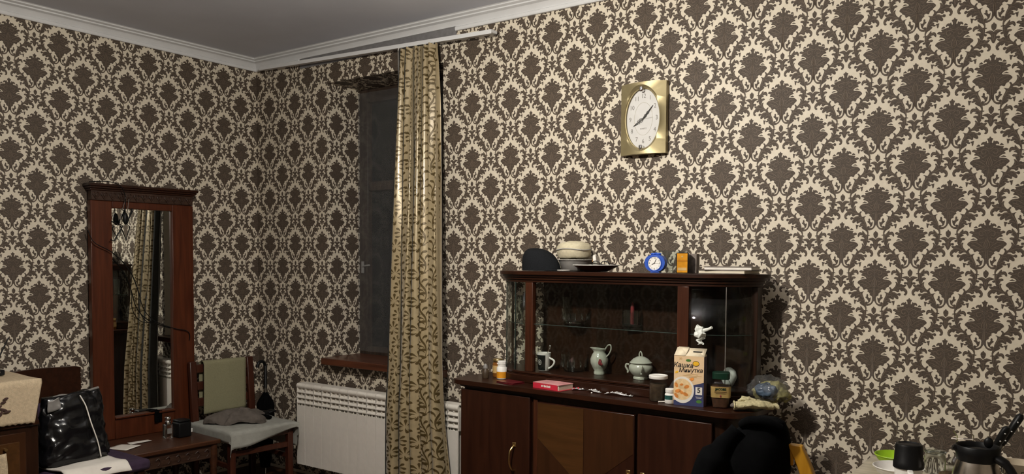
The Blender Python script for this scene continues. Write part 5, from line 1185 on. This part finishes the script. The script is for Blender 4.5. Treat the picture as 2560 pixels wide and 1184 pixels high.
lc = thing('side_cabinet', 'dark wooden cabinet with panelled door at the left edge', 'cabinet', (0.42, -2.12, 0.0))
part('body', MB().box(0.03, 0.735, -2.45, -1.800, 0.05, 0.845), 'dark_wood_v', lc, bevel=0.004)
part('top', MB().box(0.02, 0.755, -2.47, -1.785, 0.845, 0.868), 'dark_wood', lc, bevel=0.005)
part('moulding', MB().box(0.735, 0.748, -2.45, -1.80, 0.655, 0.68), 'dark_wood', lc, bevel=0.004)
part('base', MB().box(0.05, 0.72, -2.44, -1.81, 0.0, 0.05), 'dark_wood', lc)
for y0, y1 in ((-2.12, -1.86), (-2.41, -2.15)):
    d_ = part('door', MB().box(0.7355, 0.745, y0, y1, 0.08, 0.63), 'veneer_b', lc, bevel=0.003); part('panel', MB().box(0.7455, 0.751, y0 + 0.03, y1 - 0.03, 0.12, 0.59), 'veneer_a', d_, bevel=0.003)
    part('knob', MB().tube([(0.745, y0 + 0.165, 0.565), (0.768, y0 + 0.165, 0.565)], 0.007, 12), 'brass', d_)
dy = thing('embroidered_cloth', 'cream lace cloth with dark embroidery over the side cabinet', 'cloth', (0.45, -2.1, 0.870))
def dyf(u, v):
    y = lerp(-2.44, -1.792, u); L = v * 0.62
    sc2 = 0.006 * abs(math.sin(u * 60))
    if L < 0.42: return (0.34 + L, y, 0.8735 + 0.003 * math.sin(u * 20) * math.sin(v * 9))
    q = L - 0.42; k = max(0, (u - 0.75) / 0.25)
    return (0.764 + 0.012 * math.sin(u * 13) * q * 3 + 0.004, y - 0.20 * q * k, 0.872 - q * (0.95 + 0.07 * u) + (sc2 if v > 0.99 else 0))
part('sheet', MB().grid(dyf, 80, 40), 'doily', dy, solid=0.003, angle=180)
for x, z, a, L in ((-1.985, 0.765, 0.5, 0.022), (-1.965, 0.752, -0.4, 0.024), (-1.950, 0.74, 0.2, 0.022), (-1.975, 0.735, 1.2, 0.02), (-1.965, 0.785, 0.2, 0.016), (-1.955, 0.800, 0.3, 0.016), (-1.99, 0.742, -0.9, 0.02), (-2.02, 0.76, 0.1, 0.024), (-2.0, 0.79, 1.1, 0.02)):
    part('embroidered_leaf', MB().ball((0.7745, x, z), (0.0025, L * 0.8, 0.006), 10, 6).xf_last(10 * 7, Matrix.Translation((0.7745, x, z)) @ Matrix.Rotation(a, 4, 'X') @ Matrix.Translation((-0.7745, -x, -z))), 'embroidery', dy)
rd = thing('radio', 'black portable radio with raised aerial on the lace cloth', 'radio', (0.52, -1.95, 0.878))
part('body', MB().box(0.49, 0.55, -2.10, -1.862, 0.878, 0.905), 'black', rd, bevel=0.006); part('trim_strip', MB().box(0.5505, 0.552, -2.09, -1.885, 0.892, 0.898), 'chrome', rd)
part('aerial', MB().tube([(0.52, -1.905, 0.905), (0.52, -1.832, 1.055)], [0.0045, 0.003], 8), 'black', rd)
single('hanging_towel', MB().grid(lambda u, v: (0.785 + 0.006 * math.sin(8 * u), -2.10 + 0.135 * u - 0.01 * v * v + 0.006 * math.sin(v * 5), 0.555 - 0.30 * v - 0.02 * (1 - u)), 12, 16), 'doily', 'pale towel hanging low on the side cabinet door', 'towel', (0.785, -2.035, 0.245), solid=0.006, angle=180)

# ------------------------------------------------------------------ right: yellow chair with jacket
yc = thing('yellow_chair', 'yellow varnished wooden chair under the black jacket', 'chair', (3.93, -1.18, 0.0))
for sg, x0 in ((1, 4.020), (-0.25, 3.835)):
    xs = [x0, x0 + sg * 0.042, x0 + sg * 0.085, x0 + sg * 0.10, x0 + sg * 0.10]; zs = [0.868, 0.775, 0.62, 0.45, 0.0]; ys = [-1.0, -1.0, -0.995, -0.985, -1.02]
    pm_ = MB()
    ring = []
    for x, y, z in [tuple(p) for p in smoothpath(list(zip(xs, ys, zs)), 5)]: ring += [(x - 0.022, y - 0.014, z), (x + 0.022, y - 0.014, z), (x + 0.022, y + 0.014, z), (x - 0.022, y + 0.014, z)]
    nr = len(ring) // 4
    pm_.add(ring, [(4 * i + k, 4 * i + 4 + k, 4 * i + 4 + (k + 1) % 4, 4 * i + (k + 1) % 4) for i in range(nr - 1) for k in range(4)] + [(0, 1, 2, 3), (4 * nr - 1, 4 * nr - 2, 4 * nr - 3, 4 * nr - 4)])
    part('back_post', pm_, 'yellow_wood', yc, bevel=0.004)
    part('leg', MB().beam((x0 + sg * 0.09, -1.36, 0.0), (x0 + sg * 0.07, -1.36, 0.43), 0.036, 0.036, (0, 1, 0)), 'yellow_wood', yc, bevel=0.004)
for z, hw in ((0.83, 0.09), (0.68, 0.10)): part('back_rail', MB().box(3.928 - hw, 3.928 + hw, -1.010, -0.992, z - 0.03, z + 0.03), 'yellow_wood', yc, bevel=0.004)
part('seat', MB().box(3.76, 4.14, -1.39, -1.00, 0.43, 0.455), 'yellow_wood', yc, bevel=0.008)
jk = thing('jacket', 'black jacket draped over the yellow chair back', 'jacket', (3.88, -1.0, 0.40))
JL = [(0.30, 3.705, 4.005, 0.115), (0.45, 3.715, 4.005, 0.118), (0.60, 3.722, 4.005, 0.115), (0.73, 3.748, 4.004, 0.108), (0.80, 3.772, 4.006, 0.100), (0.86, 3.805, 4.002, 0.088), (0.91, 3.845, 3.994, 0.066), (0.935, 3.872, 3.985, 0.045), (0.948, 3.905, 3.965, 0.018)]
def jkf(u, v):
    q = v * (len(JL) - 1); i = min(int(q), len(JL) - 2); t = q - i
    z, l, r_, d = [lerp(JL[i][k], JL[i + 1][k], t) for k in range(4)]
    a = 2 * PI * u; fold = 1 + 0.05 * math.sin(7 * a + 5 * v) * (1 - v)
    return ((l + r_) / 2 + (r_ - l) / 2 * math.cos(a), -1.005 + d * math.sin(a) * fold, z)
jm_ = MB().grid(jkf, 56, 36, closeu=True).crumple(0.008, 9, 3)
jm_.f.append(tuple(len(jm_.v) - 56 + k for k in range(56))); jm_.mi.append(0)
part('shell', jm_, 'black_cloth', jk, angle=180)
part('sleeve', MB().tube(smoothpath([(3.855, -1.06, 0.90), (3.80, -1.10, 0.82), (3.765, -1.125, 0.68), (3.755, -1.13, 0.50), (3.76, -1.125, 0.36)], 6), [0.030] * 6 + [0.050] * 19, 16).crumple(0.006, 20, 1), 'black_cloth', jk, angle=180)
part('collar', MB().tube(smoothpath([(3.865, -1.045, 0.918), (3.90, -1.065, 0.938), (3.95, -1.06, 0.938), (3.985, -1.04, 0.918)], 5), 0.016, 10), 'black_cloth', jk)

# ------------------------------------------------------------------ right: table with cloth and tableware
ZB_ = 0.655
tb = thing('dining_table', 'table against the wall under the marbled oilcloth', 'table', (4.55, -0.42, 0.0))
part('tabletop', MB().box(4.07, 5.05, -0.80, -0.035, 0.625, 0.650), 'yellow_wood', tb, bevel=0.004)
for x in (4.11, 5.01):
    for y in (-0.76, -0.08): part('leg', MB().box(x - 0.025, x + 0.025, y - 0.025, y + 0.025, 0, 0.625), 'yellow_wood', tb, bevel=0.004)
oc = thing('tablecloth', 'beige marbled oilcloth covering the table by the wall', 'tablecloth', (4.55, -0.42, 0.652))
part('top_sheet', MB().grid(lambda u, v: (4.055 + 1.01 * u, -0.82 + 0.79 * v, 0.6535), 30, 24), 'tablecloth', oc, solid=0.002)
part('hanging_edge', MB().grid(lambda u, v: (4.054 - 0.012 * v - 0.006 * v * math.sin(u * 30), -0.82 + 0.79 * u, 0.6535 - 0.20 * v), 40, 6), 'tablecloth', oc, solid=0.002, angle=180)
part('hanging_edge', MB().grid(lambda u, v: (4.055 + 1.01 * u, -0.821 - 0.012 * v - 0.006 * v * math.sin(u * 40), 0.6535 - 0.20 * v), 40, 6), 'tablecloth', oc, solid=0.002, angle=180)
def bowl(name, label, cat, x, y, r0, r1, h, m_, z=ZB_):
    t = thing(name, label, cat, (x, y, z)); part('bowl', MB().lathe([(0, 0.001), (r0, 0.001), (r0 + 0.004, 0.005), (lerp(r0, r1, 0.7), h * 0.55), (r1, h), (r1 - 0.003, h), (lerp(r0, r1, 0.7) - 0.004, h * 0.55), (r0, 0.008), (0, 0.006)], 36, (x, y, z)), m_, t, angle=50)
    part('rim', MB().tube([(x + r1 * math.cos(2 * PI * k / 40), y + r1 * math.sin(2 * PI * k / 40), z + h) for k in range(40)], 0.0022, 6, closed=True), m_, t); return t
bowl('plastic_bowl', 'lime green plastic bowl on the table beside the wall', 'bowl', 4.165, -0.165, 0.048, 0.078, 0.040, 'lime')
bowl('white_bowl', 'white bowl in front of the lime green bowl', 'bowl', 4.212, -0.385, 0.045, 0.085, 0.046, 'white')
TX, TY = 4.284, -0.620
t = thing('thermos_mug', 'white thermos mug with black lid on the table', 'mug', (TX, TY, ZB_))
part('body', MB().lathe([(0, 0.001), (0.038, 0.001), (0.040, 0.004), (0.043, 0.108), (0, 0.110)], 36, (TX, TY, ZB_)), 'white', t, angle=50)
part('lid', MB().lathe([(0.040, 0.103), (0.0475, 0.103), (0.0475, 0.122), (0.045, 0.126), (0.0425, 0.176), (0.040, 0.182), (0.034, 0.184), (0.030, 0.180), (0, 0.180)], 36, (TX, TY, ZB_)), 'black', t, angle=40)
part('handle', MB().beam((TX + 0.012, TY - 0.040, ZB_ + 0.098), (TX + 0.022, TY - 0.080, ZB_ + 0.098), 0.018, 0.012).beam((TX + 0.021, TY - 0.078, ZB_ + 0.103), (TX + 0.021, TY - 0.078, ZB_ + 0.02), 0.018, 0.012, (0, 1, 0)).beam((TX + 0.021, TY - 0.078, ZB_ + 0.025), (TX + 0.012, TY - 0.040, ZB_ + 0.025), 0.018, 0.012), 'white', t, bevel=0.003)
t = thing('storage_jar', 'clear glass jar with lid behind the thermos mug', 'jar', (4.305, -0.205, ZB_))
part('glass', MB().lathe([(0, 0.0005), (0.034, 0.0005), (0.037, 0.004), (0.037, 0.062), (0.033, 0.074), (0.038, 0.080)], 30, (4.305, -0.205, ZB_)), 'crystal', t, angle=50); part('lid', MB().lathe([(0, 0.080), (0.039, 0.080), (0.040, 0.083), (0.038, 0.088), (0.02, 0.092), (0, 0.093)], 30, (4.305, -0.205, ZB_)), 'clear', t)
t = thing('bronze_lid', 'round bronze coloured lid lying on the table', 'lid', (4.385, -0.330, ZB_))
part('disc', MB().lathe([(0, 0.001), (0.046, 0.001), (0.050, 0.004), (0.050, 0.014), (0.047, 0.017), (0, 0.017)], 36, (4.385, -0.330, ZB_ + 0.018)), 'bronze', t, angle=40); part('neck', MB().lathe([(0, 0.0005), (0.034, 0.0005), (0.036, 0.018), (0, 0.018)], 28, (4.385, -0.330, ZB_)), 'clear', t)
t = thing('goblet', 'clear stemmed glass upside down on the bronze lid', 'glass', (4.392, -0.325, ZB_ + 0.0355))
part('glass', MB().lathe([(0.026, 0.0005), (0.030, 0.030), (0.026, 0.052), (0.006, 0.064), (0.004, 0.09), (0.024, 0.096), (0, 0.098)], 28, (4.392, -0.325, ZB_ + 0.0355)), 'clear', t, angle=60)
OX, OY = 4.482, -0.590
t = thing('coffee_pot', 'steel coffee pot with black collar and handle on the table', 'coffee pot', (OX, OY, ZB_))
part('body', MB().lathe([(0, 0.001), (0.080, 0.001), (0.082, 0.006), (0.080, 0.05), (0.070, 0.11), (0.058, 0.150), (0.056, 0.156)], 48, (OX, OY, ZB_)), 'steel', t, angle=50)
part('collar', MB().lathe([(0.055, 0.150), (0.060, 0.150), (0.064, 0.170), (0.066, 0.196), (0.063, 0.199), (0.060, 0.196), (0.058, 0.182), (0, 0.178)], 48, (OX, OY, ZB_)), 'black', t, angle=50)
part('lid_knob', MB().lathe([(0, 0.178), (0.028, 0.178), (0.030, 0.184), (0.020, 0.189), (0, 0.190)], 30, (OX, OY, ZB_)), 'black', t)
part('thumb_rest', MB().ball((OX + 0.030, OY - 0.005, ZB_ + 0.212), (0.014, 0.010, 0.018), 14, 10), 'black', t)
part('handle', MB().tube(smoothpath([(OX + 0.050, OY - 0.018, ZB_ + 0.170), (OX + 0.085, OY - 0.030, ZB_ + 0.150), (OX + 0.110, OY - 0.038, ZB_ + 0.105), (OX + 0.118, OY - 0.040, ZB_ + 0.04)], 6), [0.020] * 6 + [0.017] * 13, 14, flat=0.7), 'black', t)
part('spout', MB().tube([(OX - 0.045, OY - 0.02, ZB_ + 0.178), (OX - 0.068, OY - 0.03, ZB_ + 0.192)], [0.014, 0.008], 10), 'black', t)
kb = thing('knife_holder', 'dark cup holding knives behind the coffee pot', 'knife holder', (4.44, -0.30, ZB_))
part('cup', MB().lathe([(0, 0.001), (0.036, 0.001), (0.038, 0.105), (0.035, 0.105), (0.033, 0.006), (0, 0.006)], 28, (4.44, -0.30, ZB_)), 'black', kb, angle=50)
for k, (p0, p1, lab) in enumerate((((4.452, -0.315, ZB_ + 0.03), (4.545, -0.335, 0.880), 'black riveted knife handle, nearer of the two'), ((4.462, -0.285, ZB_ + 0.03), (4.580, -0.270, 0.918), 'black riveted knife handle, farther and higher of the two'))):
    a_, b_ = Vector(p0), Vector(p1); d_ = (b_ - a_).normalized(); mid = a_ + (b_ - a_) * 0.48
    kn = thing('kitchen_knife', lab, 'knife', p0, group='knives in the holder')
    part('blade', MB().beam(a_, mid, 0.0018, 0.026, (0.7, 0, 0.7)), 'steel', kn)
    part('bolster', MB().beam(mid - d_ * 0.012, mid + d_ * 0.012, 0.012, 0.022, (0.7, 0, 0.7)), 'steel', kn, bevel=0.003)
    hn = part('handle', MB().tube([mid + d_ * 0.01, mid + d_ * 0.035, mid + (b_ - mid) * 0.6, mid + (b_ - mid) * 0.92, b_], [0.013, 0.015, 0.017, 0.017, 0.009], 14, flat=0.8), 'black', kn)
    for t_ in (0.22, 0.5, 0.78): q = mid + (b_ - mid) * t_ + Vector((0.004, -0.0165, 0.0)); part('rivet', MB().ball(q, (0.0028, 0.0022, 0.0028), 8, 6), 'gold_rivet', hn)
t = thing('patterned_cup', 'ivory cup with dark square pattern at the right edge', 'cup', (4.590, -0.430, ZB_))
part('cup', MB().lathe([(0, 0.001), (0.030, 0.001), (0.034, 0.006), (0.046, 0.070), (0.056, 0.128), (0.054, 0.128), (0.043, 0.070), (0.03, 0.01), (0, 0.008)], 36, (4.590, -0.430, ZB_)), 'cup_pattern', t, angle=50)
for k in range(10):
    a = 2 * PI * k / 10; r_ = 0.0515
    c, s_ = math.cos(a), math.sin(a); q = Vector((4.590 + r_ * c, -0.430 + r_ * s_, ZB_ + 0.098))
    tq = Vector((-s_, c, 0)); pth = [q + tq * x + Vector((0, 0, z)) for x, z in ((-0.008, -0.008), (0.008, -0.008), (0.008, 0.008), (-0.008, 0.008))]
    part('square_motif', MB().tube(pth, 0.0014, 5, closed=True), 'ink', t)
wr = thing('wire_rack', 'small bent wire rack standing against the wallpaper', 'rack', (4.385, -0.055, ZB_))
part('wire', MB().tube([(4.345, -0.05, 0.795), (4.358, -0.05, 0.775), (4.361, -0.05, ZB_ + 0.002)], 0.0022, 6), 'steel', wr); part('wire', MB().tube([(4.386, -0.05, 0.805), (4.413, -0.05, 0.785), (4.414, -0.05, ZB_ + 0.002)], 0.0022, 6), 'steel', wr); part('wire', MB().tube([(4.338, -0.05, 0.762), (4.414, -0.05, 0.768)], 0.002, 6), 'steel', wr)
